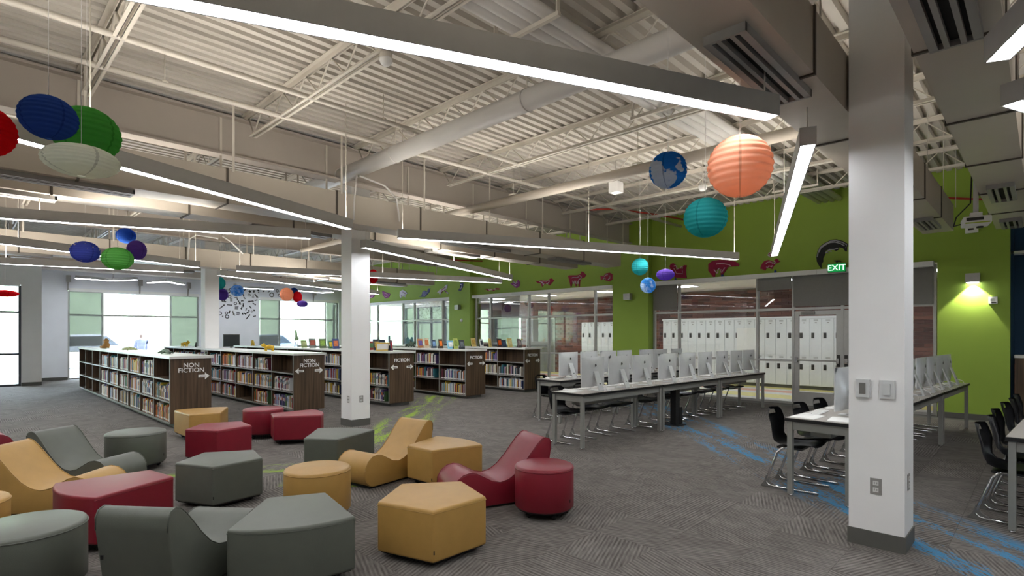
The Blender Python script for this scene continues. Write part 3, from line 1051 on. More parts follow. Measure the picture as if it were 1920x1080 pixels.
pipe('red_conduit', [(9.7, 7.5, 4.30), (10.3, 6.9, 4.33), (11.5, 6.5, 4.33), (12.6, 6.2, 4.30)], .02, 'red cable conduit near the green wall', 'redpipe', 'conduit')
pipe('red_conduit', [(9.6, 14.2, 4.05), (11.0, 14.0, 3.95), (12.5, 13.6, 4.0)], .025, 'red cable conduit high over the fiction shelves', 'redpipe', 'conduit')
pipe('red_conduit', [(12.7, 1.9, 4.0), (12.72, 1.4, 4.05), (12.75, .7, 3.9)], .02, 'red cable conduit high on the green wall at the right', 'redpipe', 'conduit')
# conduits dropping to the column
pipe('conduit_drop', [(4.3, 7.4, 3.92), (4.75, 7.42, 3.86), (4.98, 7.44, 3.7), (5.05, 7.46, 3.35)], .014, 'bent white conduit dropping right of the front column', 'rduct', 'conduit')
pipe('conduit_drop', [(4.25, 7.4, 3.92), (4.22, 7.42, 3.6), (4.22, 7.44, 3.25)], .014, 'straight white conduit dropping left of the front column', 'rduct', 'conduit')
pipe('conduit_drop', [(4.7, 14.95, 3.95), (4.2, 14.95, 3.98), (4.05, 14.95, 3.85), (4.02, 14.96, 3.3)], .018, 'bent white conduit dropping left of the rear column', 'rduct', 'conduit')
pipe('conduit_drop', [(4.85, 14.95, 4.1), (4.8, 14.95, 4.02), (5.0, 14.95, 3.9), (5.3, 14.96, 3.62)], .018, 'bent white conduit dropping right of the rear column', 'rduct', 'conduit')

# smoke detector and small ceiling devices
t = thing('smoke_detector', 'white round smoke detector on a junction box under the deck', 'detector', (2.86, 4.45, 4.1))
MB().lathe([(.0, .09), (.055, .09), (.06, .06), (.06, .03)], 20).build('junction_box', 'steel', t)
MB().lathe([(.0, -.035), (.03, -.035), (.052, -.015), (.062, .01), (.06, .03), (0, .03)], 20).build('sensor_head', 'white', t)
for i, (x, y, z) in enumerate(((8.0, 5.3, 4.05), (9.2, 11.6, 4.0))):
    t = thing('access_point', ['white square wireless unit hung above the green wall bay', 'white square wireless unit hung over the fiction shelves'][i], 'device', (x, y, z))
    MB().box(-.09, .09, -.09, .09, -.08, .1).build('case', 'white', t)
    MB().tube([(0, 0, .1), (0, 0, DECK - z)], .006, 6).build('hanger_rod', 'steel', t)

# ------------------------------------------------------------------ linear pendants
DUCTS = [(1.06, 1.46, -3.6, 11.3), (.16, .56, -3.6, 11.6), (7.54, 7.97, -3.6, 11.6), (8.57, 8.97, -3.6, 11.2), (15.04, 15.47, -3.6, 11.6), (16.07, 16.47, -3.6, 11.2)]
def hang_top(x, y):
    for y0, y1, x0, x1 in DUCTS:
        if y0 - .03 < y < y1 + .03 and x0 - .02 < x < x1 + .02:
            return 3.195
    if any(abs(y - g) < .13 for g in (8.0, 15.5)):
        return 3.945
    if 2.98 < y < 3.72:
        return 4.22
    if abs(x - 4.33) < .13:
        return 3.93
    return DECK - .008
def pendant(a, b, label, z=2.9, group='linear pendant lights', inset=.06, inset2=.06):
    L = math.dist(a, b)
    t = thing('linear_pendant', label, 'pendant light', (a[0], a[1], z), math.atan2(b[1] - a[1], b[0] - a[0]), group)
    MB().box(0, L, -.055, -.047, 0, .13).box(0, L, .047, .055, 0, .13).box(0, L, -.047, .047, .055, .06).build('housing', 'housing', t)
    MB().box(-.006, 0, -.055, .055, 0, .13).build('end_cap', 'housing', t)
    MB().box(L, L + .006, -.055, .055, 0, .13).build('end_cap', 'housing', t)
    MB().box(.0, L, -.047, .047, .004, .01).build('lens', 'lens', t)
    MB().box(inset, L - inset2, -.045, .045, .118, .124).build('top_lens', 'uplens', t)
    for u in (.06, L * .5, L - .06):
        MB().tube([(u, 0, .1), (u, 0, hang_top(a[0] + (b[0] - a[0]) * u / L, a[1] + (b[1] - a[1]) * u / L) - z)], .005, 5).build('cable', 'steel', t)
    return t
pendant((3.63, 1.24), (-2.02, 3.77), 'largest linear pendant sweeping across the top of the view', inset=1.5)
pendant((4.33, 1.23), (10.04, 3.39), 'steep looking linear pendant next to the orange lantern', inset=1.5)
pendant((3.62, 6.50), (-2.1, 4.24), 'linear pendant passing behind the big green lantern, ending at the front column')
pendant((3.59, 7.55), (-2.1, 9.89), 'linear pendant above the first nonfiction bookcase, just past the front column line', inset=1.3)
pendant((4.45, 6.61), (10.06, 4.05), 'linear pendant from the front column towards the magenta bear cutout')
pendant((4.55, 7.72), (9.83, 9.64), 'linear pendant slanting down over the fiction bookcases, ending by the green wall', inset=1.1)
pendant((3.54, 12.46), (-2.1, 10.37), 'linear pendant running behind the star lantern to the rear column')
pendant((3.58, 13.67), (-2.1, 15.4), 'linear pendant closest to the far left windows')
pendant((4.32, 12.57), (10.27, 10.42), 'linear pendant behind the red oval lantern and the front column')
pendant((4.34, 13.77), (10.25, 16.41), 'linear pendant slanting down behind the front column, over the doodled wall')
pendant((3.66, .17), (-2.0, -2.3), 'cropped linear pendant at the upper right corner', inset=1.5)
pendant((4.39, .14), (10.1, -2.2), 'small cropped linear pendant end below the corner pendant', inset=1.5)
# bright V shaped fixtures along the far windows
for i, (p, q, r_) in enumerate((((2.75, 22.0), (3.75, 22.2), (4.2, 21.2)), ((4.75, 22.2), (5.05, 21.2), (5.8, 22.1)), ((7.3, 21.4), (7.6, 22.2), (8.9, 21.9)), ((9.9, 21.8), (11.1, 22.2), (11.2, 21.5)))):
    t = thing('chevron_light', 'bright V shaped light along the far windows, %s from the left' % ORD[i], 'light', (p[0], p[1], 3.3), 0, 'V shaped window lights')
    for a, b in ((p, q), (q, r_)):
        d = Vector((b[0] - a[0], b[1] - a[1], 0))
        nrm = Vector((-d.y, d.x, 0)).normalized() * .05
        A, B = Vector((a[0] - p[0], a[1] - p[1], 0)), Vector((b[0] - p[0], b[1] - p[1], 0))
        MB().add([A - nrm, B - nrm, B + nrm, A + nrm, A - nrm + Vector((0, 0, .012)), B - nrm + Vector((0, 0, .012)), B + nrm + Vector((0, 0, .012)), A + nrm + Vector((0, 0, .012))], [(0, 3, 2, 1), (0, 1, 5, 4), (2, 3, 7, 6), (1, 2, 6, 5), (3, 0, 4, 7)]).build('lens', 'lens', t)
        H = Vector((0, 0, .012))
        K = Vector((0, 0, .1))
        MB().add([A - nrm + H, B - nrm + H, B + nrm + H, A + nrm + H, A - nrm + K, B - nrm + K, B + nrm + K, A + nrm + K], [(0, 3, 2, 1), (4, 5, 6, 7), (0, 1, 5, 4), (2, 3, 7, 6), (1, 2, 6, 5), (3, 0, 4, 7)]).build('housing', 'housing', t)
    MB().tube([(q[0] - p[0], q[1] - p[1], .1), (q[0] - p[0], q[1] - p[1], DECK - 3.31)], .005, 5).build('cable', 'steel', t)
for i, x in enumerate((2.72, 4.75, 6.3, 11.3)):
    t = thing('wall_speaker', 'small grey wall speaker above the far windows, %s from the left' % ORD[i], 'speaker', (x, 23.4, 3.3), 0, 'far wall speakers')
    MB().box(-.06, .06, -.14, -.02, -.02, .2).build('cabinet', 'grille', t)
    MB().prism([(-.02, -.3), (0, -.3), (.0, .1), (-.1, .1)], -.02, .02, 0, lambda a, b, c: (c, a + .05, b)).build('bracket', 'grille', t)

# ------------------------------------------------------------------ paper lanterns
def lantern(x, y, z, D, mt, label, sq=1.0, ribs=13, group='paper lanterns'):
    t = thing('paper_lantern', label, 'lantern', (x, y, z), random.uniform(0, .7), group)
    Rr = D / 2
    prof = []
    n = ribs * 4
    for i in range(n + 1):
        th = -math.pi / 2 * .93 + math.pi * .93 * i / n
        r = Rr * math.cos(th)
        s = .945 + .055 * abs(math.sin(math.pi * i / 4.0))
        prof.append((r * s, Rr * sq * math.sin(th)))
    MB().lathe(prof, 32).build('paper_shade', mt, t)
    zt = Rr * sq * math.sin(math.pi / 2 * .93)
    rr = Rr * math.cos(math.pi / 2 * .93)
    ring = [(rr * math.cos(R(a)), rr * math.sin(R(a)), zt) for a in range(0, 361, 30)]
    MB().tube(ring, .0025, 5, caps=False).build('wire_ring', 'steel', t)
    MB().tube([(-rr, 0, zt), (0, 0, zt + .02), (rr, 0, zt)], .002, 5).build('wire_hanger', 'steel', t)
    MB().tube([(0, 0, zt + .02), (0, 0, hang_top(x, y) - z)], .0018, 4).build('string', 'white', t)
LM = dict(red=paper_mat('red_paper', 'cf1f28'), blue=paper_mat('blue_paper', '3f5fae'), green=paper_mat('green_paper', '62b85a'), cream=paper_mat('cream_paper', 'eef0e2'),
          orange=paper_mat('orange_paper', 'f4b898'), teal=paper_mat('teal_paper', '3fb4b4'), violet=paper_mat('violet_paper', '7658b0'), navy=paper_mat('navy_paper', '3056a0'),
          lime=paper_mat('lime_paper', '78c868'), globe=paper_mat('globe_paper', '2f7fd0', 'globe', 'd5dbe0'), stars=paper_mat('star_paper', '5a68c8', 'stars', 'f2e8b0'),
          cloud=paper_mat('cloud_paper', '4f9ddc', 'cloud', 'e2eef8'), petal=paper_mat('petal_paper', '4f9be6', 'petal', 'b8d8f6'))
for a in ((.141, 4.66, 2.78, .315, LM["red"], 'red paper lantern cut by the left frame edge', .98),
          (.418, 4.41, 2.87, .305, LM['blue'], 'big royal blue paper lantern at upper left', .86),
          (.67, 4.87, 2.95, .415, LM['green'], 'big green paper lantern behind the blue and cream ones', .90),
          (.58, 4.42, 2.64, .42, LM['cream'], 'flattened cream paper lantern below the green one', .46),
          (3.60, 1.43, 2.63, .41, LM['orange'], 'big orange paper lantern beside the steep pendant', .97),
          (4.02, 2.17, 2.85, .30, LM['globe'], 'earth globe paper lantern left of the orange one', .97),
          (3.70, 1.71, 2.35, .30, LM['teal'], 'teal paper lantern under the orange one', .92),
          (8.45, 5.10, 2.72, .30, LM['teal'], 'small teal paper lantern above the cloud lantern', 1.0),
          (8.14, 4.76, 2.35, .26, LM['cloud'], 'small blue and white cloud paper lantern by the green pier', 1.0),
          (8.76, 4.78, 2.58, .32, LM['violet'], 'flat violet paper lantern before the squirrel cutout', .62),
          (2.21, 11.94, 3.32, .32, LM['navy'], 'navy paper lantern above the violet one by the left bookcase', .85),
          (1.31, 9.66, 2.69, .36, LM['stars'], 'blue paper lantern printed with yellow stars', .82),
          (1.65, 9.46, 2.61, .40, LM['lime'], 'lime green paper lantern over the first bookcase', .80),
          (2.27, 11.43, 3.01, .31, LM['violet'], 'violet paper lantern right of the lime green one', 1.1),
          (7.67, 12.53, 3.04, .26, LM['red'], 'tall red oval paper lantern right of the front column', 1.4),
          (5.84, 18.48, 3.13, .36, LM['teal'], 'aqua paper lantern beside the rear column', 1.1),
          (6.26, 19.49, 2.85, .36, LM['violet'], 'violet paper lantern beneath the aqua one', 1.1),
          (5.61, 16.27, 2.76, .36, LM['petal'], 'sky blue petal paper lantern before the doodled wall', .9),
          (6.0, 13.93, 2.556, .34, LM['orange'], 'peach paper lantern before the far window', 1.0),
          (7.47, 16.81, 2.86, .27, LM['navy'], 'small navy paper lantern touching the peach one', .95),
          (7.17, 15.89, 2.64, .266, LM['red'], 'small red paper lantern below the navy one', 1.25),
          (6.74, 14.64, 2.37, .30, LM['violet'], 'flat violet paper lantern hanging lowest of the far cluster', .6),
          (.72, 14.38, 2.32, .42, LM['red'], 'flat red paper lantern in front of the patio window', .32)):
    lantern(*a)

# ------------------------------------------------------------------ bookcases
ZSH = (.09, .43, .79)       # shelf tops
ZTOP = 1.13
CW = .61
nonfic = text_mesh('NON\nFICTION', .102, .003, .0012)
fic = text_mesh('FICTION', .102, .003, .0012)
arrow_pts = [(-.085, -.022), (.015, -.022), (.015, -.058), (.085, 0), (.015, .058), (.015, .022), (-.085, .022)]
def bookcase(x0, y0, nb, label, words, arrows):
    t = thing('bookcase', label, 'bookcase', (x0, y0, 0), 0, 'library bookcases')
    L = nb * 1.0
    MB().box(-.02, CW + .03, -.06, L + .06, ZTOP, ZTOP + .04).build('worktop', 'top', t)
    MB().box(.07, CW - .07, .05, L - .05, 0, .075).build('plinth', 'kick', t)
    for y in (-.03, L):
        MB().box(0, CW, y, y + .03, .075, ZTOP).build('end_panel', 'wood', t)
    MB().box(CW / 2 - .01, CW / 2 + .01, 0, L, .075, ZTOP).build('centre_panel', 'wood', t)
    sh = MB().box(0, CW, .012, .988, -.025, 0).mesh('shelf', ['wood'])
    dv = MB().box(0, CW, -.011, .011, .075, ZTOP).mesh('divider', ['wood'])
    for b in range(nb):
        for z in ZSH:
            place(sh, 'shelf', t, (0, b, z))
        if b:
            place(dv, 'divider', t, (0, b, 0))
    # edge trim catches the light on the shelf fronts
    for z in ZSH:
        MB().box(-.006, 0, .0, L, z - .025, z).build('shelf_edge', 'tableleg', t)
    for b in range(nb + 1):
        MB().box(-.005, 0, b - .011, b + .011, .075, ZTOP).build('divider_edge', 'tableleg', t)
    s = place(words, 'sign_lettering', t, (CW / 2, -.034, .975 if words is nonfic else .975))
    s.rotation_euler = (R(90), 0, 0)
    if not s.data.materials:
        s.data.materials.append(M['letter'])
    s['label'] = 'white raised lettering'
    for sgn, ax in arrows:
        a = MB().prism([(sgn * p, q) for p, q in arrow_pts][::(1 if sgn > 0 else -1)], 0, .005, 0, lambda p, q, c: (p, -c, q)).build('arrow', 'letter', t, (CW / 2 + ax, -.031, .83))
        MB().box(-sgn * .02 - .045, -sgn * .02 + .045, -.0062, -.005, -.008, .008).build('range_numerals', 'greylet', a)
    return t
CASES = [(2.48, 10.2, 9, 'dark wood nonfiction bookcase at the left with one right arrow', nonfic, [(1, .19)]),
         (4.53, 10.22, 9, 'dark wood nonfiction bookcase with two arrows left of the column', nonfic, [(-1, -.2), (1, .19)]),
         (6.45, 9.92, 9, 'dark wood fiction bookcase just right of the front column', fic, [(-1, -.2), (1, .2)]),
         (8.50, 9.83, 9, 'dark wood fiction bookcase in the middle of the fiction rows', fic, [(-1, -.2), (1, .2)]),
         (10.52, 9.82, 9, 'dark wood fiction bookcase nearest the glazed corridor wall', fic, [(-1, -.2), (1, .2)])]
CNAME = ['left nonfiction case', 'second nonfiction case', 'fiction case by the column', 'middle fiction case', 'fiction case by the glass']
ROWN = ['bottom', 'middle', 'top']
EMPTY = {0: {(0, 2)} | {(b, r) for b in (6, 7, 8) for r in range(3)}, 1: {(0, 2), (2, 0), (8, 2)}, 2: {(0, 2)}, 3: {(0, 2), (1, 0)}, 4: {(0, 2), (1, 0)}}
BC = [('cream', 'd8d2c4'), ('white', 'dedede'), ('pale blue', '9fb2c8'), ('grey', '8b8f93'), ('navy', '27335c'), ('red', '9a2a2c'), ('black', '232325'), ('tan', 'b08d5e'),
      ('green', '4d6b45'), ('brown', '6b4630'), ('teal', '2f6f7a'), ('orange', 'c66a2a'), ('yellow', 'd6b437'), ('maroon', '5c2230'), ('violet', '6a568a')]
BM = [mat('book_' + n.replace(' ', '_'), c, .55, var=.12, scale=25) for n, c in BC]
def book_mb(mb, lx, ly, lz, w, h, d, mi, lab):
    # spine faces -X with a pale call-number sticker low on it
    mb.box(lx, lx + d, ly, ly + w, lz, lz + h, mi)
    mb.box(lx - .0012, lx, ly + .002, ly + w - .002, lz + .012, lz + .036, lab)
unit = []
for i in range(len(BC)):
    mb = MB()
    mb.box(0, 1, 0, 1, 0, 1, 0)
    mb.box(-.01, 0, .12, .88, .05, .15, 1)
    mb.box(-.006, 0, .12, .88, .55, .8, 2)
    unit.append(mb.mesh('book', [BM[i], 'paperwhite', BM[(i * 7 + 3) % 15]]))
books = []
ncell = {}
for ci, (x0, y0, nb, lab, wd, ar) in enumerate(CASES):
    bookcase(x0, y0, nb, lab, wd, ar)
    for b in range(nb):
        for r in range(3):
            if (b, r) in EMPTY[ci]:
                continue
            y = y0 + b + .98
            stop = y0 + b + random.choice((.03, .03, .08, .14, .22))
            pal = random.sample(range(15), 10) + [0, 1]
            lean = (ci == 1 and b == 1 and r == 2)
            if random.random() < .25 and ci > 1:
                pal += [12, 12]
            while y > stop:
                w = random.uniform(.018, .042)
                h = min(random.gauss(.235, .022), .285)
                d = random.uniform(.15, .2)
                y -= w + .001 + (.05 * w + .003 if lean else 0)
                if y < stop:
                    break
                books.append((math.hypot(x0, y), ci, b, r, x0 + .02 + random.uniform(0, .012), y, ZSH[r] + .001, w, h, d, random.choice(pal), lean, ncell.setdefault((ci, b, r), [0])[0]))
                ncell[(ci, b, r)][0] += 1
# the ones that show largest: near bays of the two nonfiction cases and the fiction ends
def show(bk):
    ci, b = bk[1], bk[2]
    dd = bk[0]
    sx, sy = bk[4], bk[5]
    k = (sx * sb - sy * cb) / (sx * cb + sy * sb)
    hid = -.325 < k < -.255 and ci >= 2
    return dd + (100 if hid or not (-.86 < k) else 0)
books.sort(key=show)
far = MB()
for n, (dd, ci, b, r, x, y, z, w, h, d, c, lean, ix) in enumerate(books):
    if n < 300:
        o = place(unit[c], 'library_book', None, (x, y, z), 0, (d, w, h))
        if lean:
            o.rotation_euler = (R(-14), 0, 0)
            o.location.z += w * math.sin(R(14)) + .002
        tag(o, '%s book %s from the left, %s shelf, %s bay, %s' % (BC[c][0], ORD[ix], ROWN[r], ORD[b], CNAME[ci]), 'book', 'books on the near library shelves')
    else:
        book_mb(far, x, y, z, w, h, d, c, 15)
tag(far.build('shelved_books', BM + [M['paperwhite']]), 'rows of books on the farther bookcase shelves', 'books', kind='stuff')

# ------------------------------------------------------------------ things standing on the bookcases
ZT = ZTOP + .041
def display_book(x, y, w, h, c, c2, label, lean=True, rz=0.):
    t = thing('display_book', label, 'book', (x, y, ZT), rz, 'books displayed on the bookcase tops')
    m1, m2 = mat('cover_' + c, c, .4, var=.15, scale=30), mat('cover_art_' + c2, c2, .45, var=.35, scale=25)
    sl = .05
    MB().prism([(0, 0), (.022, 0), (.022 + sl, h), (sl, h)], -w / 2, w / 2, 0, lambda a, b, q: (q, a, b)).build('cover', m1, t)
    MB().prism([(-.002 + sl * .25, h * .25), (sl * .25, h * .25), (sl * .8, h * .8), (-.002 + sl * .8, h * .8)], -w * .36, w * .36, 0, lambda a, b, q: (q, a, b)).build('cover_art', m2, t)
    MB().prism([(.07, 0), (.12, 0), (.055 + sl * .5, h * .5)], -.03, .03, 0, lambda a, b, q: (q, a, b)).build('easel', 'black', t)
F1, F2, F3 = 6.75, 8.80, 10.83
for a in ((F1, 14.53, .16, .20, '7d8f58', 'a5b07a', 'olive green book standing beside the skeleton toy'),
          (F1, 14.02, .19, .25, '74807a', 'a0503c', 'grey-green picture book second from the skeleton toy'),
          (F1, 13.45, .18, .25, '5a6a4a', '8db04a', 'dark green book third from the skeleton toy'),
          (F1, 12.99, .13, .20, '3c6a48', 'd8c030', 'green and yellow book just left of the column'),
          (F1, 12.75, .17, .25, '33406e', 'c06a3c', 'navy and orange book touching the column edge'),
          (F1, 11.10, .16, .20, 'a33a34', '5a8a5a', 'red spined book just right of the column'),
          (F1, 10.85, .17, .25, '3a3d44', 'c8a860', 'dark book behind the yellow frame'),
          (F1, 10.62, .16, .24, '1f2a3a', '5a8aa0', 'black and blue book beside the yellow frame'),
          (F1, 10.26, .05, .23, '5c3f4e', 'a03038', 'thin plum book at the end of the column bookcase'),
          (F2, 12.0, .17, .24, 'b0784a', '6a5a9a', 'tan book by the dragon toy'),
          (F2, 11.72, .15, .26, 'c4b49a', 'b06a3a', 'beige book in the middle of the fiction top'),
          (F2, 11.40, .12, .22, '42505e', '7a9ac0', 'slate blue book on the middle fiction top'),
          (F2, 11.12, .12, .24, '46372e', 'e0742a', 'brown book with orange top on the middle fiction top'),
          (F2, 10.72, .20, .20, '86c4e0', 'f0f0f0', 'light blue framed card on the middle fiction top'),
          (F2, 10.52, .13, .26, 'b7c46a', '8aa050', 'yellow-green book behind the light blue card'),
          (F2, 10.28, .15, .22, '3a3f42', '6a7075', 'charcoal book near the end of the middle fiction top'),
          (F3, 12.13, .17, .25, 'e0c880', 'd0a850', 'first cream yellow book from the green pier'),
          (F3, 11.78, .12, .22, 'd8d8d8', '303a48', 'white edged dark book next to the first cream yellow book'),
          (F3, 11.42, .10, .24, 'd0bc78', 'c0a860', 'narrow cream yellow book in the middle of the last fiction top'),
          (F3, 11.02, .17, .24, '3a1c1a', 'd8601c', 'black book with a fiery orange cover'),
          (F3, 10.84, .16, .20, '27364c', '405878', 'navy book behind the fiery orange one'),
          (F3, 10.62, .17, .25, 'd8c67c', 'e0d49a', 'last cream yellow book towards the corridor glass'),
          (F3, 10.25, .14, .24, '5a4c4e', 'b0a0a0', 'dark mottled book at the end of the last fiction top')):
    display_book(*a)

t = thing('picture_frame', 'yellow framed card on the fiction bookcase by the column', 'frame', (F1 - .12, 10.44, ZT), R(-20))
MB().box(-.15, .15, 0, .02, 0, .025).box(-.15, .15, 0, .02, .155, .18).box(-.15, -.125, 0, .02, .025, .155).box(.125, .15, 0, .02, .025, .155).build('frame', mat('yellow_frame', 'e0bc58', .5), t)
MB().box(-.125, .125, .008, .014, .025, .155).build('card', 'paperwhite', t)

def blob_path(name, pts, rad, mt, parent):
    return MB().tube(pts, rad, 8).build(name, mt, parent)
gt = mat('toy_green', '47584a', .6, var=.2)
t = thing('dragon_toy', 'dark green dragon toy lying on the middle fiction bookcase', 'toy', (F2, 12.5, ZT + .019), R(75))
blob_path('body', [(-.32, 0, .10), (-.22, 0, .05), (-.1, 0, .08), (0, 0, .09), (.12, 0, .07), (.24, 0, .04), (.38, 0, .02)], [.02, .03, .06, .075, .06, .03, .008], gt, t)
blob_path('head', [(-.30, 0, .10), (-.36, 0, .13), (-.42, 0, .11)], [.025, .04, .015], gt, t)
for s in (-1, 1):
    MB().prism([(-.1, .10), (.02, .27), (.08, .2), (.16, .22), (.12, .09)], s * .02, s * .04, 0, lambda a, b, c: (a, c * 2, b)).build('wing', mat('toy_teal', '2f5c63', .6), t)
    for x in (-.08, .12):
        blob_path('leg', [(x, s * .05, .07), (x - .02, s * .09, .0)], [.025, .018], gt, t)
t = thing('skeleton_toy', 'pale green bird skeleton toy on thin dark legs', 'toy', (F1, 15.02, ZT), R(60))
gs = mat('toy_pale_green', '8ea884', .6, var=.15)
blob_path('body', [(.12, 0, .30), (.05, 0, .24), (-.04, 0, .23), (-.08, 0, .28)], [.02, .06, .055, .02], gs, t)
blob_path('neck', [(-.07, 0, .25), (-.12, 0, .36), (-.18, 0, .44)], [.035, .03, .03], gs, t)
blob_path('head', [(-.16, 0, .44), (-.24, 0, .45), (-.30, 0, .42)], [.03, .035, .01], gs, t)
for s in (-1, 1):
    blob_path('leg', [(0, s * .03, .2), (.05 * s + .02, s * .04, .1), (-.02 + s * .05, s * .05, .012), (-.12 + s * .05, s * .05, .008)], .009, 'black', t)
ty = mat('toy_yellow', 'd8b02c', .5, var=.2)
for i, (x, y, lab) in enumerate(((4.83, 12.1, 'yellow lion toy on the second nonfiction bookcase'), (6.75, 18.2, 'small yellow toy far along the column bookcase'), (4.83, 18.3, 'little yellow toy at the far end of the second nonfiction bookcase'))):
    t = thing('animal_toy', lab, 'toy', (x, y, ZT), i * 1.1, 'yellow toys on the bookcases')
    blob_path('body', [(-.1, 0, .08), (0, 0, .085), (.1, 0, .08)], [.03, .05, .03], ty, t)
    blob_path('head', [(-.08, 0, .1), (-.12, 0, .13), (-.17, 0, .12)], [.03, .05, .02], ty, t)
    for x in (-.07, .07):
        for y in (-.03, .03):
            blob_path('leg', [(x, y, .07), (x, y, .0)], .015, ty, t)
t = thing('crocodile_toy', 'long dark green crocodile toy lying on the left bookcase', 'toy', (2.78, 11.7, ZT + .005), R(85))
blob_path('body', [(-.45, 0, .02), (-.3, 0, .03), (-.1, 0, .045), (.15, 0, .045), (.4, 0, .03), (.75, 0, .012)], [.02, .03, .045, .045, .03, .006], gt, t)
for x in (-.15, .2):
    for s in (-1, 1):
        blob_path('leg', [(x, s * .03, .035), (x, s * .1, .01)], .014, gt, t)
t = thing('dinosaur_toy', 'flat green dinosaur toy midway along the left bookcase', 'toy', (2.78, 14.6, ZT + .005), R(95))
g2 = mat('toy_olive', '8a8f5c', .6, var=.2)
blob_path('body', [(-.5, 0, .03), (-.2, 0, .04), (.1, 0, .045), (.4, 0, .03), (.7, 0, .01)], [.012, .03, .04, .03, .006], g2, t)
for x in (-.1, .2):
    for s in (-1, 1):
        blob_path('leg', [(x, s * .03, .035), (x, s * .09, .01)], .014, g2, t)
t = thing('teddy_toy', 'small orange-brown sitting toy near the far end of the left bookcase', 'toy', (2.78, 17.3, ZT + .006))
to = mat('toy_orange', 'b98a4c', .7, var=.2)
blob_path('body', [(0, 0, .0), (0, 0, .08), (0, 0, .15)], [.07, .085, .05], to, t)
blob_path('head', [(0, 0, .14), (0, 0, .2), (0, 0, .25)], [.05, .06, .02], to, t)
for s in (-1, 1):
    blob_path('leg', [(0, s * .05, .03), (-.12, s * .08, .03)], [.035, .03], to, t)
t = thing('black_toy', 'black spiky toy near the far end of the second nonfiction bookcase', 'toy', (4.83, 17.2, ZT), R(70))
blob_path('body', [(-.3, 0, .02), (-.1, 0, .04), (.1, 0, .04), (.35, 0, .02)], [.01, .035, .035, .008], 'black', t)
for x in (-.12, 0, .12):
    MB().prism([(x - .04, .06), (x + .04, .06), (x, .13)], -.01, .01, 0, lambda a, b, c: (a, c, b)).build('spike', 'black', t)

# circulation desk with its screen far behind
t = thing('service_desk', 'pale service desk against the doodled far wall', 'desk', (6.4, 19.6, 0))
MB().box(-.75, .75, -.35, .35, 1.02, 1.06).build('desk_top', 'top', t)
MB().box(-.7, .7, -.3, -.27, 0, 1.02).build('front_panel', 'wood', t)
for s in (-.7, .67):
    MB().box(s, s + .03, -.3, .3, 0, 1.02).build('side_panel', 'wood', t)
t = thing('monitor', 'dark flat monitor on the far service desk', 'monitor', (6.52, 19.45, 1.06))
MB().box(-.26, .26, -.02, .02, .06, .47).build('display_shell', 'kick', t)
MB().box(-.24, .24, -.022, -.02, .08, .45).build('screen', 'bronze', t)
MB().box(-.04, .04, 0, .04, 0, .2).box(-.12, .12, -.08, .1, 0, .012).build('stand', 'grille', t)

# ------------------------------------------------------------------ computer tables
def make_table(L, label, loc, rz, D=.56):
    t = thing('computer_table', label, 'table', loc, rz, 'computer tables')
    H = .74
    MB().box(0, L, 0, D, H - .004, H).build('table_top', 'tabletop', t)
    MB().box(-.004, L + .004, -.004, D + .004, H - .034, H - .0045).build('edge_band', 'black', t)
    for a in (.03, D - .045):
        MB().box(.045, L - .045, a, a + .018, H - .115, H - .034).build('apron', 'tableleg', t)
    for a in (.03, L - .048):
        MB().box(a, a + .018, .05, D - .05, H - .115, H - .034).build('end_apron', 'tableleg', t)
    for x in (.01, L - .055):
        for y in (.012, D - .057):
            l = MB().box(x, x + .045, y, y + .045, .02, H - .034).build('leg', 'tableleg', t)
            MB().lathe([(0, 0), (.02, 0), (.02, .012), (.009, .014), (.009, .022)], 10, c=(x + .0225, y + .0225, 0)).build('levelling_foot', 'chrome', l)
    MB().box(.3, L - .3, D - .30, D - .12, H - .2, H - .12).build('cable_tray', 'tableleg', t)
    return t
ROWS = [dict(o=(5.82, 4.37), m=-.035, n=3, L=1.97, nm='front row of tables'),
        dict(o=(7.25, 5.92), m=-.035, n=3, L=1.62, nm='rear row of tables'),
        dict(o=(5.52, 1.215), m=-.056, n=3, L=1.98, nm='row of tables behind the big column'),
        dict(o=(5.67, -.34), m=-.056, n=3, L=1.98, nm='row of tables at the right edge')]
WORDS = ['nearest', 'middle', 'farthest']
for q in ROWS:
    q['rz'] = math.atan(q['m'])
    for i in range(q['n']):
        u = i * (q['L'] + .03)
        make_table(q['L'], 'grey laminate computer table, %s in the %s' % (WORDS[i], q['nm']), (q['o'][0] + u * math.cos(q['rz']), q['o'][1] + u * math.sin(q['rz']), 0), q['rz'])
def on_row(q, X, v):
    """a point over row q at world X, v metres in from its viewer-side edge"""
    return (X, q['o'][1] + q['m'] * (X - q['o'][0]) + v)

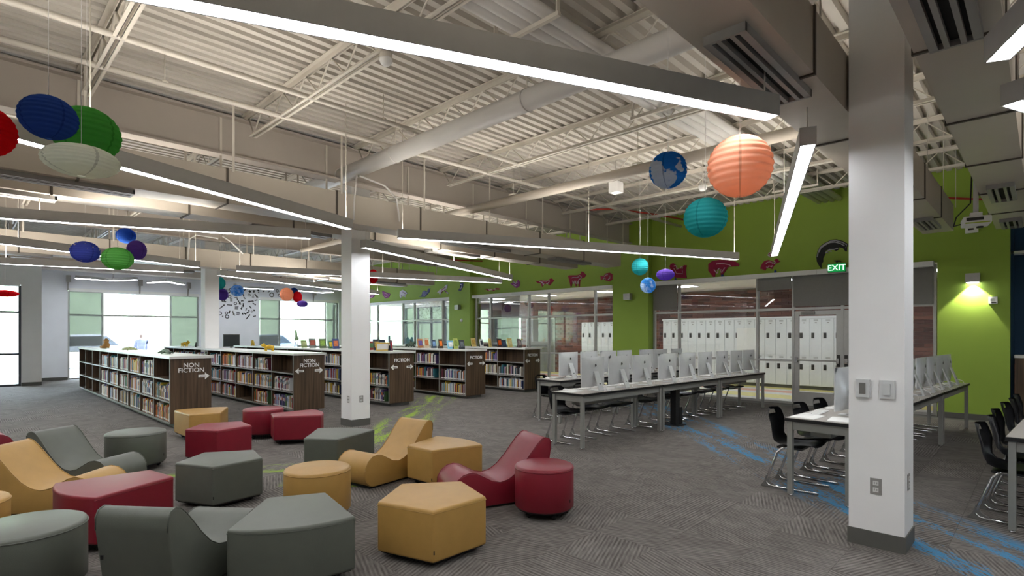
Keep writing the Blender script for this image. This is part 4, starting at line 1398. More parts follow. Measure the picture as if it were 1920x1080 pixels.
# ------------------------------------------------------------------ all-in-one computers, screens facing +Y
def make_computer():
    t = thing('desktop_computer', '', 'computer', (0, 0, 0), 0, 'silver all-in-one computers')
    W, z0, z1 = .265, .055, .47
    nx, nz = 9, 9
    v, f = [], []
    for j in range(nz):
        for i in range(nx):
            u, w = i / (nx - 1) * 2 - 1, j / (nz - 1) * 2 - 1
            dep = .006 + .042 * max(0, 1 - u * u) ** .7 * max(0, 1 - w * w) ** .7
            v.append((u * W, -dep, (z0 + z1) / 2 + w * (z1 - z0) / 2))
    for j in range(nz - 1):
        for i in range(nx - 1):
            a = j * nx + i
            f.append((a, a + nx, a + nx + 1, a + 1))
    mb = MB().add(v, f, 0, True)
    mb.box(-W, W, -.006, .006, z0, z1)
    mb.build('display_shell', 'silver', t)
    MB().box(-W + .012, W - .012, .006, .0085, z0 + .08, z1 - .012).build('screen', 'screenblk', t)
    # bent aluminium foot
    p = [(-.045, .27), (-.058, .27), (-.16, .012), (-.15, 0), (.05, 0), (.05, .01), (-.135, .012)]
    st = MB().prism(p, -.05, .05, 0, lambda a, b, c: (c, a, b)).build('stand', 'silver', t)
    MB().box(-.016, .016, -.128, -.118, .075, .105).build('cable_grommet', 'black', st)
    # fruit mark on the back
    ap = []
    for k in range(20):
        a = 2 * math.pi * k / 20
        r = .021 * (1 - .10 * abs(math.cos(a)) ** 4 + .06 * math.cos(2 * a - math.pi / 2 * 0))
        ap.append((r * math.cos(a) * .92, r * math.sin(a) * .95 - (.003 if abs(math.cos(a)) < .2 and math.sin(a) > 0 else 0)))
    ap = [(x if not (x < -.012 and -.009 < y < .009) else -.011, y) for x, y in ap]
    mb = MB().prism(ap, .049, .052, 0, lambda a, b, c: (a, -c, .355 + b))
    mb.prism([(0, .022), (.006, .024), (.010, .034), (.003, .031)], .049, .052, 0, lambda a, b, c: (a, -c, .355 + b))
    mb.build('logo', 'black', t)
    MB().tube([(.02, -.12, .09), (.05, -.19, .06), (.03, -.22, .012), (.14, -.21, .008)], .004, 5).build('power_cord', 'white', t)
    return t
cp = make_computer()
used = [False]
def put_computer(loc, rz, label):
    if not used[0]:
        used[0] = True
        cp.location, cp.rotation_euler = loc, (0, 0, rz)
        cp['label'] = label
    else:
        copy_tree(cp, label, loc, rz)
def make_keyboard():
    mb = MB().box(-.21, .21, -.058, .058, 0, .008)
    kb = bevelled(mb.mesh('keyboard', 'white'), .003, 1)
    o = place(kb, 'keyboard')
    mb = MB()
    for r in range(5):
        for c in range(14):
            mb.box(-.2 + c * .0287, -.2 + c * .0287 + .024, -.05 + r * .0205, -.05 + r * .0205 + .017, .008, .011)
    mb.build('keys', 'paperwhite', o)
    return o
kb0 = make_keyboard()
def make_mouse():
    prof = [(.0, .026), (.018, .025), (.027, .018), (.030, .008), (.028, 0)]
    o = MB().lathe(prof[::-1], 14).build('computer_mouse', 'white')
    o.scale = (1, 1.8, 1)
    MB().box(-.001, .001, .006, .022, .0235, .0262).build('button_seam', 'kick', o)
    return o
ms0 = make_mouse()
kbused = [False]
def put_inputs(x, y, z, rz, which):
    global kb0, ms0
    if not kbused[0]:
        k, m_ = kb0, ms0
        kbused[0] = True
    else:
        k, m_ = copy_tree(kb0), copy_tree(ms0)
    k.location, k.rotation_euler = (x, y, z), (0, 0, rz + random.uniform(-.15, .15))
    m_.location, m_.rotation_euler = (x - .29, y + .01, z), (0, 0, rz + random.uniform(-.4, .4))
    tag(k, 'white keyboard before ' + which, 'keyboard', 'white keyboards')
    tag(m_, 'white mouse before ' + which, 'mouse', 'white mice')
COMP = [(0, [6.32, 6.95, 7.56, 8.31, 8.98, 9.62, 10.3, 10.92, 11.5], .22),
        (1, [7.75, 8.34, 8.94, 9.49, 10.29, 10.84, 11.52], .24),
        (2, [6.1, 6.75, 7.4, 8.05, 8.7, 9.3, 9.9, 10.48, 11.06], .22)]
CPOS = {}
for ri, xs, v in COMP:
    q = ROWS[ri]
    for i, X in enumerate(xs):
        p = on_row(q, X, v)
        w = 'the %s computer in the %s' % (ORD[i], q['nm'])
        put_computer((p[0], p[1], .74), q['rz'] + random.uniform(-.05, .05), 'silver all-in-one computer, %s along the %s' % (ORD[i], q['nm']))
        pk = on_row(q, X, v + .24)
        put_inputs(pk[0], pk[1], .74, q['rz'] + math.pi, w)
for i, (X, v) in enumerate(((5.95, .38), (6.45, .40), (6.95, .38))):
    p = on_row(ROWS[3], X, v - .05)
    k = copy_tree(kb0)
    k.location, k.rotation_euler = (p[0], p[1], .74), (0, 0, random.uniform(-.2, .2))
    tag(k, 'white keyboard on the bare right edge table, %s from the viewer' % ORD[i], 'keyboard', 'white keyboards')
for i, (ri, X, v, a) in enumerate(((0, 5.98, .33, .1), (2, 5.72, .42, -.1), (2, 5.72, .13, .1))):
    p = on_row(ROWS[ri], X, v)
    tag(MB().box(-.15, .15, -.105, .105, 0, .004).box(-.14, .15, -.1, .105, .004, .007).build('paper_stack', 'paperwhite', None, (p[0], p[1], .741), a), ['thin white papers at the near end of the front table row', 'white papers at the left corner of the table behind the column', 'white papers at the right edge of the table behind the column'][i], 'papers')

# ------------------------------------------------------------------ chairs
def make_chair():
    t = thing('school_chair', '', 'chair', (0, 0, 0), 0, 'black computer chairs')
    prof = [(-.22, .430, .185), (-.19, .447, .205), (-.10, .442, .215), (0, .432, .22), (.10, .436, .212), (.16, .455, .19), (.195, .50, .172), (.212, .56, .18), (.224, .63, .20), (.236, .68, .205), (.246, .715, .198), (.256, .755, .17), (.262, .78, .115)]
    cols = 9
    bm = bmesh.new()
    g = []
    for k, (y, z, hw) in enumerate(prof):
        row = []
        bk = max(0, min(1, (k - 4) / 4))
        for c in range(cols):
            u = c / (cols - 1) * 2 - 1
            row.append(bm.verts.new((u * hw, y - bk * .05 * u * u, z + (1 - bk) * .018 * u * u)))
        g.append(row)
    for k in range(len(prof) - 1):
        for c in range(cols - 1):
            if k == 10 and 2 <= c <= 5:
                continue
            bm.faces.new((g[k][c], g[k][c + 1], g[k + 1][c + 1], g[k + 1][c]))
    bmesh.ops.solidify(bm, geom=bm.faces[:], thickness=.012)
    bmesh.ops.recalc_face_normals(bm, faces=bm.faces)
    for f in bm.faces:
        f.smooth = True
    me = bpy.data.meshes.new('seat_shell')
    bm.to_mesh(me)
    bm.free()
    me.materials.append(M['shell'])
    place(me, 'seat_shell', t)
    for s in (-1, 1):
        x = s * .185
        l = MB().tube([(x, -.24, .014), (x, .15, .014), (x, .20, .02), (x, .225, .045), (x, .22, .08), (x, .12, .36), (x * .95, .08, .405), (x * .8, .0, .415)], .0125, 8).build('leg', 'chrome', t)
        MB().prism([(.10, .002), (.28, .002), (.245, .05), (.225, .12), (.205, .11), (.19, .06)], x - .009, x + .009, 0, lambda a, b, c: (c, a, b)).build('foot_gusset', 'kick', l)
        MB().box(x - .012, x + .012, -.25, -.215, 0, .02).build('glide', 'kick', l)
    MB().box(-.17, .17, -.10, .13, .40, .418).build('under_seat_plate', 'black', t)
    return t
ch0 = make_chair()
chused = [False]
def put_chair(p, rz, label):
    if not chused[0]:
        chused[0] = True
        ch0.location, ch0.rotation_euler = (p[0], p[1], 0), (0, 0, rz)
        ch0['label'] = label
    else:
        copy_tree(ch0, label, (p[0], p[1], 0), rz)
for ri, xs, v in ((0, [6.15, 6.75, 7.35, 8.15, 8.9, 9.45, 10.15, 10.75, 11.35], .55), (1, [7.65, 8.4, 9.3, 10.05, 10.95, 11.7], .57), (2, [5.92, 6.5, 7.1, 7.9, 8.5, 9.1, 9.9, 10.5, 11.1], .57), (3, [6.1, 6.72, 7.3, 8.1, 8.7, 9.3, 10.1, 10.7], .55)):
    q = ROWS[ri]
    for i, X in enumerate(xs):
        p = on_row(q, X, v + random.uniform(-.03, .03))
        put_chair(p, q['rz'] + random.uniform(-.08, .08), 'black shell chair with chrome legs, %s along the %s' % (ORD[i], q['nm']))

# black power pedestal under the front row
p = on_row(ROWS[0], 8.53, .20)
t = thing('power_pedestal', 'black power pedestal standing under the front row of tables', 'pedestal', (p[0], p[1], 0))
MB().box(-.07, .07, -.05, .05, .012, .70).build('post', 'black', t)
MB().box(-.13, .15, -.13, .13, 0, .012).build('base_plate', 'black', t)
MB().box(.07, .15, -.06, .06, .012, .30).build('outlet_box', 'black', t)

# ------------------------------------------------------------------ lounge seating
def casters(t, pts):
    for x, y in pts:
        c = MB().lathe([(0, .07), (.012, .07), (.014, .04), (.022, .036), (.022, .022), (.0, .022)], 10, c=(x, y, 0)).build('caster', 'black', t)
        w = MB().lathe([(0, -.011), (.02, -.011), (.024, -.006), (.024, .006), (.02, .011), (0, .011)], 12).build('caster_wheel', 'black', c, (x + .012, y, .024))
        w.rotation_euler = (R(90), 0, random.uniform(0, 3))
def ottoman(pts, mt, label, loc, rz, zt, zb, wheels, group):
    t = thing('ottoman', label, 'ottoman', loc, rz, group)
    me = MB().prism(pts, zb, zt).mesh('cushion', mt)
    place(bevelled(me, .018, 3, angle=25), 'cushion', t)
    inner = [(x * .93, y * .93) for x, y in pts]
    MB().prism(inner, zb - .012, zb).build('base_board', 'black', t)
    casters(t, wheels)
    # seam piping round the top edge
    pp = [(x * .995, y * .995, zt - .022) for x, y in pts] + [(pts[0][0] * .995, pts[0][1] * .995, zt - .022)]
    MB().tube(pp, .0035, 5, caps=False).build('piping', mt, t)
    MB().box(pts[0][0] * .985 - .004, pts[0][0] * .985 + .004, pts[0][1] * .985, pts[0][1] * .985 + .008, .10, .125).build('maker_tag', 'black', t)
    return t
def pentagon(x, y, ang, mt, label, r=.395):
    pts = [(r * math.cos(R(72 * k)), r * math.sin(R(72 * k))) for k in range(5)]
    ottoman(pts, mt, label, (x, y, 0), R(ang), .385, .045, [(p[0] * .7, p[1] * .7) for p in pts], 'five-sided ottomans')
def wedge(s, l, mt, label, zt=.40):
    c = ((s[0] + l[0]) / 2, (s[1] + l[1]) / 2)
    D = math.dist(s, l) / 2
    pts = [(-D, -.195)]
    for k in range(9):
        v = k / 8 * 2 - 1
        pts.append((D + .09 * (1 - v * v), v * .36))
    pts.append((-D, .195))
    ottoman(pts, mt, label, (c[0], c[1], 0), math.atan2(l[1] - s[1], l[0] - s[0]), zt, .07, [(-D * .7, -.13), (-D * .7, .13), (D * .75, -.25), (D * .75, .25)], 'wedge ottomans')
def drum(x, y, r, mt, label, zt=.425):
    pts = [(r * math.cos(2 * math.pi * k / 36), r * math.sin(2 * math.pi * k / 36)) for k in range(36)]
    t = thing('round_ottoman', label, 'ottoman', (x, y, 0), random.uniform(0, 1), 'round ottomans')
    zb = .072
    prof = [(0, zb), (r - .015, zb), (r, zb + .015), (r, zt - .02), (r - .006, zt - .006), (r - .02, zt), (0, zt + .004)]
    MB().lathe(prof, 40).build('cushion', mt, t)
    MB().lathe([(0, zb - .012), (r * .92, zb - .012), (r * .92, zb)], 30).build('base_board', 'black', t)
    MB().tube([(a * 1.003, b * 1.003, zt - .022) for a, b in pts + pts[:1]], .0035, 5, caps=False).build('piping', mt, t)
    casters(t, [(r * .72 * math.cos(R(a)), r * .72 * math.sin(R(a))) for a in (20, 92, 164, 236, 308)])
    MB().box(-.005, .005, -r - .002, -r + .001, .14, .165).build('maker_tag', 'black', t)
CH = [(.07, .02), (.0, .46), (.0, .53), (.02, .565), (.06, .578), (.10, .565), (.15, .52), (.21, .45), (.28, .365), (.36, .285), (.44, .235), (.52, .218), (.60, .235), (.68, .28), (.75, .318), (.81, .33), (.87, .318), (.925, .28), (.96, .22), (.968, .15), (.945, .085), (.90, .035), (.86, .02)]
def chaise(back, foot_dir, mt, label, W=.43):
    a = math.atan2(foot_dir[1], foot_dir[0])
    t = thing('wave_chaise', label, 'chaise', (back[0], back[1], 0), a, 'wave chaises')
    me = MB().prism(CH, -W / 2, W / 2, 0, lambda p, q, c: (p, c, q), True).mesh('cushion', mt)
    place(bevelled(me, .012, 2, angle=60), 'cushion', t)
    for s in (-1, 1):
        MB().tube([(p, s * (W / 2 - .004), q) for p, q in CH[1:-1]], .004, 5).build('piping', mt, t)
    MB().box(.10, .88, -W / 2 + .03, W / 2 - .03, .002, .02).build('base_board', 'black', t)
    MB().box(-.001, .004, W / 2 - .05, W / 2 - .035, .30, .325).build('maker_tag', 'black', t)
pentagon(2.41, 3.15, -126.4, 'yellow', 'mustard five-sided ottoman at the front, nearest the open carpet')
pentagon(1.76, 5.48, -119, 'sage', 'sage green five-sided ottoman between the red wedge and round mustard one', .38)
pentagon(2.35, 7.41, -112, 'red', 'red five-sided ottoman behind the sage green five-sided one', .385)
wedge((1.70, 3.78), (1.43, 3.225), 'sage', 'large sage green wedge ottoman at the bottom centre')
wedge((1.20, 5.17), (.62, 5.05), 'red', 'red wedge ottoman at the left beside the mustard chaise')
wedge((2.79, 5.62), (3.30, 6.0), 'sage', 'sage green wedge ottoman in front of the white column')
wedge((3.255, 4.47), (3.79, 4.50), 'yellow', 'mustard wedge ottoman between the two middle chaises')
wedge((3.14, 7.77), (3.71, 7.60), 'red', 'red wedge ottoman on casters before the second nonfiction bookcase')
wedge((2.52, 8.57), (2.67, 9.23), 'yellow', 'mustard wedge ottoman at the end of the left bookcase')
drum(2.13, 4.34, .265, 'yellow', 'round mustard ottoman in the middle of the lounge')
drum(1.47, 7.43, .295, 'sage', 'round sage green ottoman behind the sage chaise')
drum(3.53, 3.06, .25, 'red', 'round red ottoman with black casters at the right of the lounge')
drum(3.26, 8.38, .28, 'red', 'round red ottoman behind the red wedge near the bookcase')
drum(.30, 4.25, .29, 'sage', 'round sage green ottoman in the bottom left corner')
drum(.02, 5.17, .27, 'yellow', 'round mustard ottoman cut by the left frame edge')
chaise((3.72, 5.11), (-.985, -.17), 'yellow', 'mustard wave chaise in the middle beside the mustard wedge')
chaise((3.96, 3.49), (-.945, .327), 'red', 'red wave chaise behind the round red ottoman')
chaise((.30, 6.55), (.71, -.70), 'yellow', 'mustard wave chaise at the left frame edge')
chaise((.69, 7.26), (.54, -.84), 'sage', 'sage green wave chaise behind the mustard one at the left')
chaise((.68, 3.55), (.78, .63), 'sage', 'sage green wave chaise in the foreground seen from behind')
chaise((-.45, 9.1), (.97, .1), 'red', 'red wave chaise peeking in at the left frame edge')

# ------------------------------------------------------------------ wall pieces on the green wall
ANIMALS = {
    'squirrel': [(6.9,3.27),(6.87,3.33),(6.8,3.35),(6.74,3.31),(6.72,3.17),(6.64,3.19),(6.55,3.19),(6.52,3.26),(6.48,3.27),(6.43,3.26),(6.45,3.16),(6.45,3.08),(6.43,2.94),(6.75,2.98),(6.84,3.18),(6.88,3.22)],
    'bear': [(5.87,3.24),(5.77,3.31),(5.61,3.32),(5.44,3.3),(5.21,3.24),(5.12,3.17),(5.13,3.13),(5.38,3.13),(5.48,3.0),(5.53,2.93),(5.56,2.94),(5.56,3.07),(5.62,3.13),(5.69,3.06),(5.7,2.92),(5.75,2.92),(5.87,3.08)],
    'quail': [(4.65,3.03),(4.61,3.13),(4.56,3.19),(4.47,3.21),(4.4,3.18),(4.34,3.12),(4.34,3.19),(4.3,3.22),(4.26,3.2),(4.25,3.16),(4.21,3.15),(4.26,3.13),(4.31,3.11),(4.36,3.05),(4.39,2.99),(4.41,3.01),(4.5,3.04),(4.54,2.97),(4.6,3.01)],
    'hawk': [(4.49,3.31),(4.46,3.37),(4.41,3.39),(4.36,3.34),(4.39,3.27),(4.44,3.27)],
    'snake': [(13.9,3.09),(13.75,3.11),(13.68,3.04),(13.54,3.1),(13.43,3.03),(13.3,3.1),(13.14,3.08),(13.15,3.03),(13.3,3.05),(13.43,3.0),(13.54,3.06),(13.68,3.01),(13.77,3.07)],
    'bird': [(12.62,3.22),(12.5,3.22),(12.54,3.31),(12.41,3.23),(12.37,3.16),(12.27,3.31),(12.19,3.22),(12.21,3.1),(12.34,3.04),(12.5,3.13)],
    'fox': [(11.53,3.22),(11.4,3.2),(11.25,3.22),(10.98,3.19),(10.92,3.24),(10.84,3.25),(10.75,3.18),(10.81,3.13),(10.92,3.04),(11.01,3.09),(11.16,3.09),(11.23,3.01),(11.28,3.09),(11.25,3.14),(11.4,3.14)],
    'deer': [(10.2,3.26),(10.16,3.29),(9.87,3.27),(9.73,3.3),(9.71,3.37),(9.63,3.34),(9.54,3.25),(9.6,3.19),(9.73,3.16),(9.76,3.06),(9.77,2.93),(9.81,2.93),(9.83,3.08),(9.89,3.08),(9.89,2.95),(9.92,2.95),(9.95,3.09),(10.04,3.1),(10.07,2.95),(10.11,2.95),(10.15,3.12)],
    'fish': [(9.04,3.2),(8.95,3.17),(8.85,3.25),(8.73,3.26),(8.61,3.2),(8.61,3.08),(8.73,3.01),(8.86,3.05),(8.95,3.1),(9.02,3.06)],
    'bat': [(20.3,3.39),(19.69,3.23),(19.78,3.09),(20.06,3.06),(20.25,3.2)],
    'turtle': [(18.98,3.29),(18.8,3.35),(18.59,3.29),(18.46,3.19),(18.59,3.12),(18.59,3.03),(18.67,3.07),(18.84,3.07),(18.93,3.01),(19.0,3.11)],
    'goose': [(17.67,3.01),(17.51,3.04),(17.43,3.2),(17.29,3.24),(17.16,3.17),(17.04,3.31),(16.94,3.3),(17.0,3.16),(17.16,3.06),(17.27,2.99),(17.43,2.99)],
    'horse': [(16.53,3.11),(16.36,3.21),(16.14,3.26),(15.99,3.38),(15.88,3.38),(15.92,3.24),(16.03,3.17),(15.81,3.06),(15.88,3.03),(16.06,3.15),(16.21,3.15),(16.34,3.01),(16.39,3.09)],
    'otter': [(14.95,3.37),(14.79,3.37),(14.82,3.21),(14.95,3.08),(15.07,3.11),(14.99,3.19)],
    'ray': [(21.4,3.27),(20.88,3.26),(20.98,3.16),(21.33,3.09)],
    'wolf': [(3.49,3.18),(3.47,3.29),(3.42,3.4),(3.33,3.46),(3.22,3.51),(3.11,3.51),(2.99,3.46),(2.9,3.39),(2.92,3.32),(2.92,3.24),(2.95,3.24),(2.99,3.31),(3.06,3.34),(3.07,3.29),(3.12,3.27),(3.16,3.29),(3.27,3.31),(3.32,3.29),(3.32,3.22),(3.36,3.14),(3.36,3.07),(3.39,3.02),(3.39,2.92),(3.44,2.99),(3.48,3.08)],
}
ASTY = {'squirrel': ('crimson', 'pinkmark', 'crimson squirrel cutout'), 'bear': ('crimson', 'pinkmark', 'crimson bear cutout'), 'quail': ('crimson', 'pinkmark', 'crimson quail cutout'),
        'hawk': ('palecut', 'crimson', 'small pale bird cutout behind the steep pendant'), 'snake': ('crimson', 'pinkmark', 'wavy crimson snake cutout'), 'bird': ('violetcut', 'palecut', 'magenta winged bird cutout'),
        'fox': ('crimson', 'palecut', 'crimson and white running fox cutout'), 'deer': ('crimson', 'palecut', 'crimson standing deer cutout'), 'fish': ('crimson', 'palecut', 'crimson striped fish cutout'),
        'bat': ('violetcut', 'pinkmark', 'magenta fan shaped animal cutout'), 'turtle': ('palecut', 'violetcut', 'pale round turtle cutout'), 'goose': ('bluecut', 'palecut', 'slate blue goose cutout'),
        'horse': ('palecut', 'crimson', 'white leaping horse cutout'), 'otter': ('bluecut', 'palecut', 'slate blue diving otter cutout on the green pier'), 'ray': ('violetcut', 'pinkmark', 'magenta wedge shaped animal cutout beside the column'),
        'wolf': ('blackcut', 'whitemark', 'big black arched wolf cutout above the exit sign')}
for n, pts in ANIMALS.items():
    base, mark, lab = ASTY[n]
    X = 12.70 if n == 'otter' else 12.87
    cy = sum(p[0] for p in pts) / len(pts)
    cz = sum(p[1] for p in pts) / len(pts)
    t = thing('animal_cutout', lab + ('' if 'pier' in lab or 'column' in lab or 'pendant' in lab or 'exit' in lab else ' on the green wall'), 'wall art', (X, cy, cz), 0, 'animal cutouts on the green wall')
    q = [(a - cy, b - cz) for a, b in pts]
    area = sum(q[i][0] * q[(i + 1) % len(q)][1] - q[(i + 1) % len(q)][0] * q[i][1] for i in range(len(q)))
    if area > 0:
        q = q[::-1]
    mb = MB()
    mb.prism(q, -.018, -.001, 0, lambda a, b, c: (c, a, b))
    me = mb.mesh('cutout_board', base)
    bm = bmesh.new()
    bm.from_mesh(me)
    bmesh.ops.triangulate(bm, faces=[f for f in bm.faces if len(f.verts) > 4])
    bmesh.ops.recalc_face_normals(bm, faces=bm.faces)
    bm.to_mesh(me)
    bm.free()
    place(me, 'cutout_board', t)
    # painted line work: raised strokes between the outline and the middle
    k = len(q)
    if n == 'wolf':
        outer = q[::-1] if area > 0 else q
        st = [[(a * .93 + .0, b * .93 - .01) for a, b in outer[0:9]], [(a * .84 + .01, b * .84 - .015) for a, b in outer[1:8]], [(.10, -.02), (.02, .05), (-.06, .04), (-.14, .06)], [(-.02, .0), (.03, .03), (.08, .0), (.03, -.03)]]
    else:
        st = [[(a * .55, b * .55) for a, b in q[i:i + max(3, k // 3)]] for i in (0, k // 3, 2 * k // 3)]
    for s in st:
        if len(s) > 1:
            MB().tube([(-.019, a, b) for a, b in s], .012, 6).build('painted_stroke', mark, t)

# exit sign
t = thing('exit_sign', 'green illuminated exit sign over the corridor doors', 'exit sign', (12.72, 3.07, 2.90))
MB().box(-.02, .02, -.165, .165, -.09, .09).build('case', 'exitcase', t)
MB().box(-.022, -.02, -.155, .155, -.08, .08).build('face', 'exitgreen', t)
ex = text_mesh('EXIT', .165, .001, .002, 'exit_letters')
ex.materials.append(M['exitwhite'])
o = place(ex, 'exit_letters', t, (-.0235, 0, -.002))
o.rotation_euler = (R(90), 0, R(-90))
MB().tube([(0, 0, .09), (0, 0, .14)], .012, 8).build('stem', 'black', t)
MB().box(-.03, .148, -.05, .05, .14, .15).build('canopy', 'black', t)

def sconce(x, y, z, label, lit):
    t = thing('wall_sconce', label, 'wall light', (x, y, z), 0, 'square wall sconces')
    MB().box(-.13, 0, -.10, .10, .0, .16).build('housing', 'alum', t)
    MB().box(-.12, -.02, -.08, .08, -.006, 0).build('lens', 'halllens' if lit else 'white', t)
    if lit:
        ld = bpy.data.lights.new('sconce_lamp', 'SPOT')
        ld.energy = 45
        ld.color = (1, .98, .86)
        ld.spot_size = R(95)
        ld.spot_blend = .25
        ld.shadow_soft_size = .02
        lo = bpy.data.objects.new('sconce_lamp', ld)
        col.objects.link(lo)
        lo.parent = t
        lo.location = (-.07, 0, -.02)
        lo.rotation_euler = (0, R(-12), 0)
sconce(12.82, .93, 2.46, 'square sconce throwing a bright scallop down the green wall', True)
sconce(12.70, 8.0, 2.46, 'unlit square sconce on the green pier beside the lockers', False)
sconce(12.70, 15.05, 2.42, 'unlit square sconce on the green pier above the fiction tops', False)
t = thing('fire_strobe', 'white fire alarm strobe right of the lit sconce', 'alarm', (12.82, .66, 2.13))
MB().box(-.045, 0, -.06, .06, -.06, .06).build('case', 'white', t)
MB().box(-.062, -.045, -.03, .03, -.02, .03).build('lens', 'glass', t)
MB().box(-.05, -.045, -.045, .02, -.05, -.035).build('marking', 'latch', t)
t = thing('fire_strobe', 'white round strobe under the unlit sconce on the far green pier', 'alarm', (12.70, 14.9, 2.03))
MB().lathe([(0, .03), (.05, .03), (.06, 0)], 18).build('case', 'white', t).rotation_euler = (0, R(-90), 0)
for i, (y, z) in enumerate(((2.05, 3.35), )):
    t = thing('wall_sensor', 'small white device high on the green wall by the projector', 'device', (12.87, .95, 3.42))
    MB().box(-.05, 0, -.09, .09, -.06, .06).build('case', 'white', t)
    MB().box(-.053, -.05, -.03, .05, -.01, .02).build('marking', 'latch', t)

for i, y in enumerate((4.30, 5.50, 6.70)):
    t = thing('door_sensor', 'tiny dark blue sensor on the door header, %s from the right' % ORD[i], 'sensor', (12.80, y, 2.90), 0, 'header sensors')
    MB().box(-.02, .02, -.02, .02, 0, .05).build('case', 'bluetape', t)
    MB().tube([(0, 0, .05), (0, 0, .075)], .006, 6).build('stub', 'black', t)
for i, (x, y) in enumerate(((8.56, 4.0), (8.5, 3.72))):
    t = thing('motion_sensor', ['white round motion sensor between the teal and orange lanterns', 'white round motion sensor partly behind the orange lantern'][i], 'sensor', (x, y, 3.92))
    MB().lathe([(0, -.05), (.04, -.045), (.065, -.015), (.07, .03), (.05, .05), (0, .055)], 18).build('dome', 'white', t)
    MB().tube([(0, 0, .05), (0, 0, (4.22 if y < 3.75 else DECK - .01) - 3.92)], .008, 6).build('stem', 'steel', t)

# dark cabinet in the blue recess
t = thing('wall_cabinet', 'dark wood cabinet with white top under the blue wall', 'cabinet', (13.1, -1.8, 0))
MB().box(-.17, .24, -2.6, 2.18, .09, 1.12).build('body', 'wood', t)
MB().box(-.13, .24, -2.6, 2.18, 0, .09).build('plinth', 'kick', t)
MB().box(-.20, .24, -2.62, 2.19, 1.12, 1.17).build('top', 'top', t)
for i in range(5):
    d = MB().box(-.19, -.17, -2.58 + i * .95, -1.66 + i * .95, .11, 1.10).build('door', 'wood', t)
    MB().tube([(-.205, -1.75 + i * .95, .6), (-.205, -1.75 + i * .95, .75)], .006, 6).build('handle', 'chrome', d)

# projector on its pole
t = thing('projector', 'white ceiling projector hanging on a pole before the green wall', 'projector', (9.2, .64, 2.93), R(10))
me = MB().box(-.17, .17, -.14, .14, 0, .10).mesh('case', 'white')
place(bevelled(me, .02, 2), 'case', t)
MB().box(-.172, -.17, -.06, .11, .04, .08).build('vent_panel', 'latch', t)
MB().box(-.172, -.17, -.12, .12, .006, .02).build('status_strip', mat('lime_strip', 'b6c83c', .5), t)
MB().lathe([(0, -.01), (.035, -.01), (.04, .03), (0, .03)], 16, c=(.1, -.05, -.01)).build('lens_ring', 'black', t)
MB().box(-.06, .06, -.06, .06, .10, .16).build('mount_plate', 'white', t)
MB().tube([(0, 0, .16), (0, 0, DECK - 2.94)], .028, 12).build('pole', 'rduct', t)
MB().tube([(.05, .05, .12), (.12, .14, .05), (.05, .22, .02), (-.05, .2, .12), (.03, .05, .3), (.035, .02, 1.2)], .008, 6).build('cable', 'black', t)

# ------------------------------------------------------------------ doodles on the far wall
random.seed(21)
placed = []
def free(x, z, r):
    return all(math.hypot(x - a, z - b) > r + c for a, b, c in placed)
cnt = 0
tries = 0
while cnt < 85 and tries < 4000:
    tries += 1
    x = random.uniform(6.95, 10.35)
    z = random.uniform(2.18, 3.42)
    if x > 8.85 and z < 3.2:
        continue
    if x > 7.9 and z < 2.25:
        continue
    r = random.choice((.05, .06, .08, .1, .13))
    if not free(x, z, r * .8):
        continue
    placed.append((x, z, r * .8))
    kind = random.randrange(5)
    mb = MB()
    mp_ = lambda a, b, c: (a, -c, b)
    if kind == 0:
        ring = [(r * .8 * math.cos(2 * math.pi * k / 14), r * .8 * math.sin(2 * math.pi * k / 14)) for k in range(14)]
        inn = [(a * .6, b * .6) for a, b in ring]
        for k in range(14):
            k2 = (k + 1) % 14
            mb.prism([ring[k], ring[k2], inn[k2], inn[k]], .001, .004, 0, mp_)
    elif kind == 1:
        a = random.uniform(-1.3, 1.3)
        c_, s_ = math.cos(a), math.sin(a)
        mb.prism([(u * c_ - w * s_, u * s_ + w * c_) for u, w in ((-r, -.018), (r * .6, -.018), (r * .6, -.04), (r, 0), (r * .6, .04), (r * .6, .018), (-r, .018))], .001, .004, 0, mp_)
    elif kind == 2:
        n_ = 10
        mb.prism([((r if k % 2 else r * .45) * .8 * math.cos(2 * math.pi * k / n_), (r if k % 2 else r * .45) * .8 * math.sin(2 * math.pi * k / n_)) for k in range(n_)], .001, .004, 0, mp_)
    elif kind == 3:
        for k in range(3):
            mb.box(-r * .6, r * .6 * random.uniform(.3, 1), -.004, -.001, -r * .5 + k * r * .4, -r * .5 + k * r * .4 + .03)
    else:
        a = random.uniform(0, 3)
        c_, s_ = math.cos(a), math.sin(a)
        mb.prism([(u * c_ - w * s_, u * s_ + w * c_) for u, w in ((-r * 1.1, -.02), (-r * .3, -.035), (r * .2, -.015), (r * 1.1, -.03), (r * .9, .03), (r * .1, .02), (-r * .5, .04))], .001, .004, 0, mp_)
    mb.build('wall_decal', random.choice(['blackcut', 'blackcut', 'latch', 'kick']), wf, (x, FY, z))
    cnt += 1

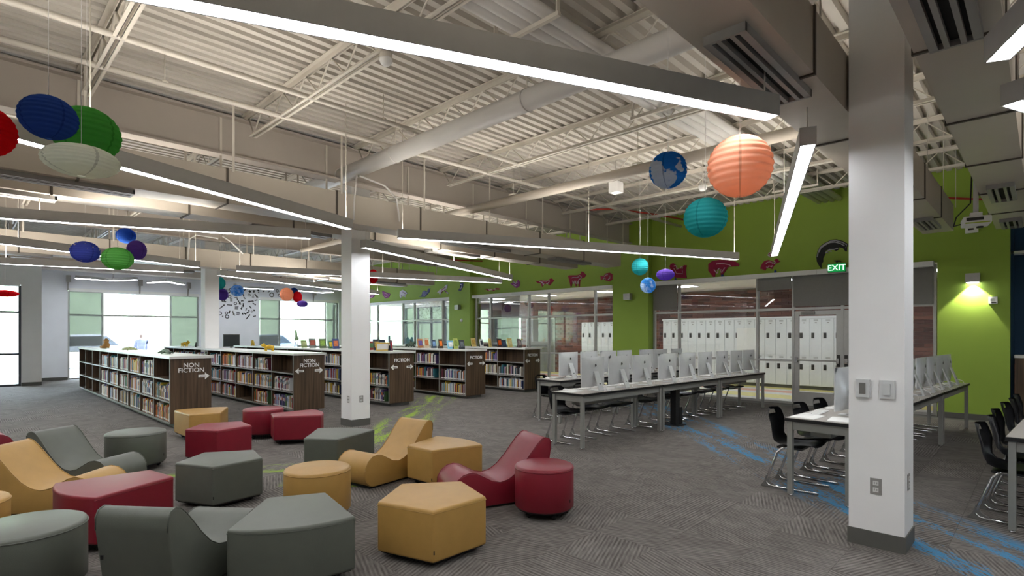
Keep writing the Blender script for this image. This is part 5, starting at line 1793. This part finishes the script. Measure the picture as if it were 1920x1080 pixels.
# ------------------------------------------------------------------ person outside, seen through the middle pane
t = thing('person', 'person in a pale lilac shirt standing outside the left far window', 'person', (5.2, 25.5, -.12), R(100))
me = bpy.data.meshes.new('person_body')
V = [(0, 0, .92), (0, 0, 1.12), (0, 0, 1.36), (0, 0, 1.47), (.02, 0, 1.55), (.03, 0, 1.66),
     (0, .17, 1.38), (.03, .22, 1.12), (.16, .20, .95), (.22, .19, .92),
     (0, -.17, 1.38), (.03, -.22, 1.12), (.16, -.20, .95), (.22, -.19, .92),
     (0, .09, .88), (.02, .10, .48), (-.02, .10, .07), (.12, .11, .04),
     (0, -.09, .88), (.02, -.10, .48), (-.02, -.10, .07), (.12, -.11, .04)]
E_ = [(0, 1), (1, 2), (2, 3), (3, 4), (4, 5), (2, 6), (6, 7), (7, 8), (8, 9), (2, 10), (10, 11), (11, 12), (12, 13), (0, 14), (14, 15), (15, 16), (16, 17), (0, 18), (18, 19), (19, 20), (20, 21)]
RAD = [.15, .14, .15, .06, .085, .09, .07, .05, .04, .035, .07, .05, .04, .035, .09, .065, .045, .04, .09, .065, .045, .04]
me.from_pydata(V, E_, [])
ob = place(me, 'person_body', t)
sk = ob.modifiers.new('Skin', 'SKIN')
for i, r in enumerate(RAD):
    sv = me.skin_vertices[0].data[i]
    sv.radius = (r, r)
    sv.use_root = (i == 0)
ob.modifiers.new('Subdivision', 'SUBSURF').levels = 2
bm_ = ob.evaluated_get(dg()).to_mesh()
full = bpy.data.meshes.new_from_object(ob.evaluated_get(dg()))
bpy.data.objects.remove(ob)
for k in ('shirt', 'skin', 'jeans', 'hair'):
    full.materials.append(M[k])
for p in full.polygons:
    c = p.center
    p.use_smooth = True
    p.material_index = 1 if c.z > 1.47 or (abs(c.y) > .12 and c.z < 1.08 and c.x > .06) else (2 if c.z < .95 else 0)
    if c.z > 1.64 or (c.z > 1.52 and c.x < -.03):
        p.material_index = 3
place(full, 'person_body', t)
MB().lathe([(0, .0), (.02, .005), (.012, .03), (0, .04)], 8, c=(.11, 0, 1.57)).build('nose', 'skin', t)
for s in (-1, 1):
    MB().lathe([(0, -.012), (.012, 0), (0, .012)], 8, c=(.105, s * .035, 1.61)).build('eye', 'black', t)
    for k, (dy, ln) in enumerate(((-.024, .07), (-.008, .08), (.008, .075), (.024, .06))):
        MB().tube([(.24, s * .19 + dy, .92), (.27, s * .19 + dy, .90), (.26 + ln * .3, s * .19 + dy, .90 - ln * .6)], [.009, .009, .007], 6).build('finger', 'skin', t)
    MB().tube([(.22, s * .165, .93), (.25, s * .15, .91), (.27, s * .15, .88)], [.011, .01, .008], 6).build('thumb', 'skin', t)

# red stool whose leg shows at the left edge
t = thing('red_stool', 'red metal stool whose leg shows at the far left edge', 'stool', (.42, 17.9, 0))
MB().lathe([(0, .70), (.17, .70), (.18, .72), (.17, .74), (0, .745)], 24).build('seat', 'stopred', t)
for a in (40, 130, 220, 310):
    MB().tube([(.13 * math.cos(R(a)), .13 * math.sin(R(a)), .70), (.30 * math.cos(R(a)), .30 * math.sin(R(a)), 0)], .016, 8).build('leg', 'stopred', t)
rg = [(.22 * math.cos(R(a)), .22 * math.sin(R(a)), .3) for a in range(0, 361, 30)]
MB().tube(rg, .009, 6, caps=False).build('foot_ring', 'stopred', t)
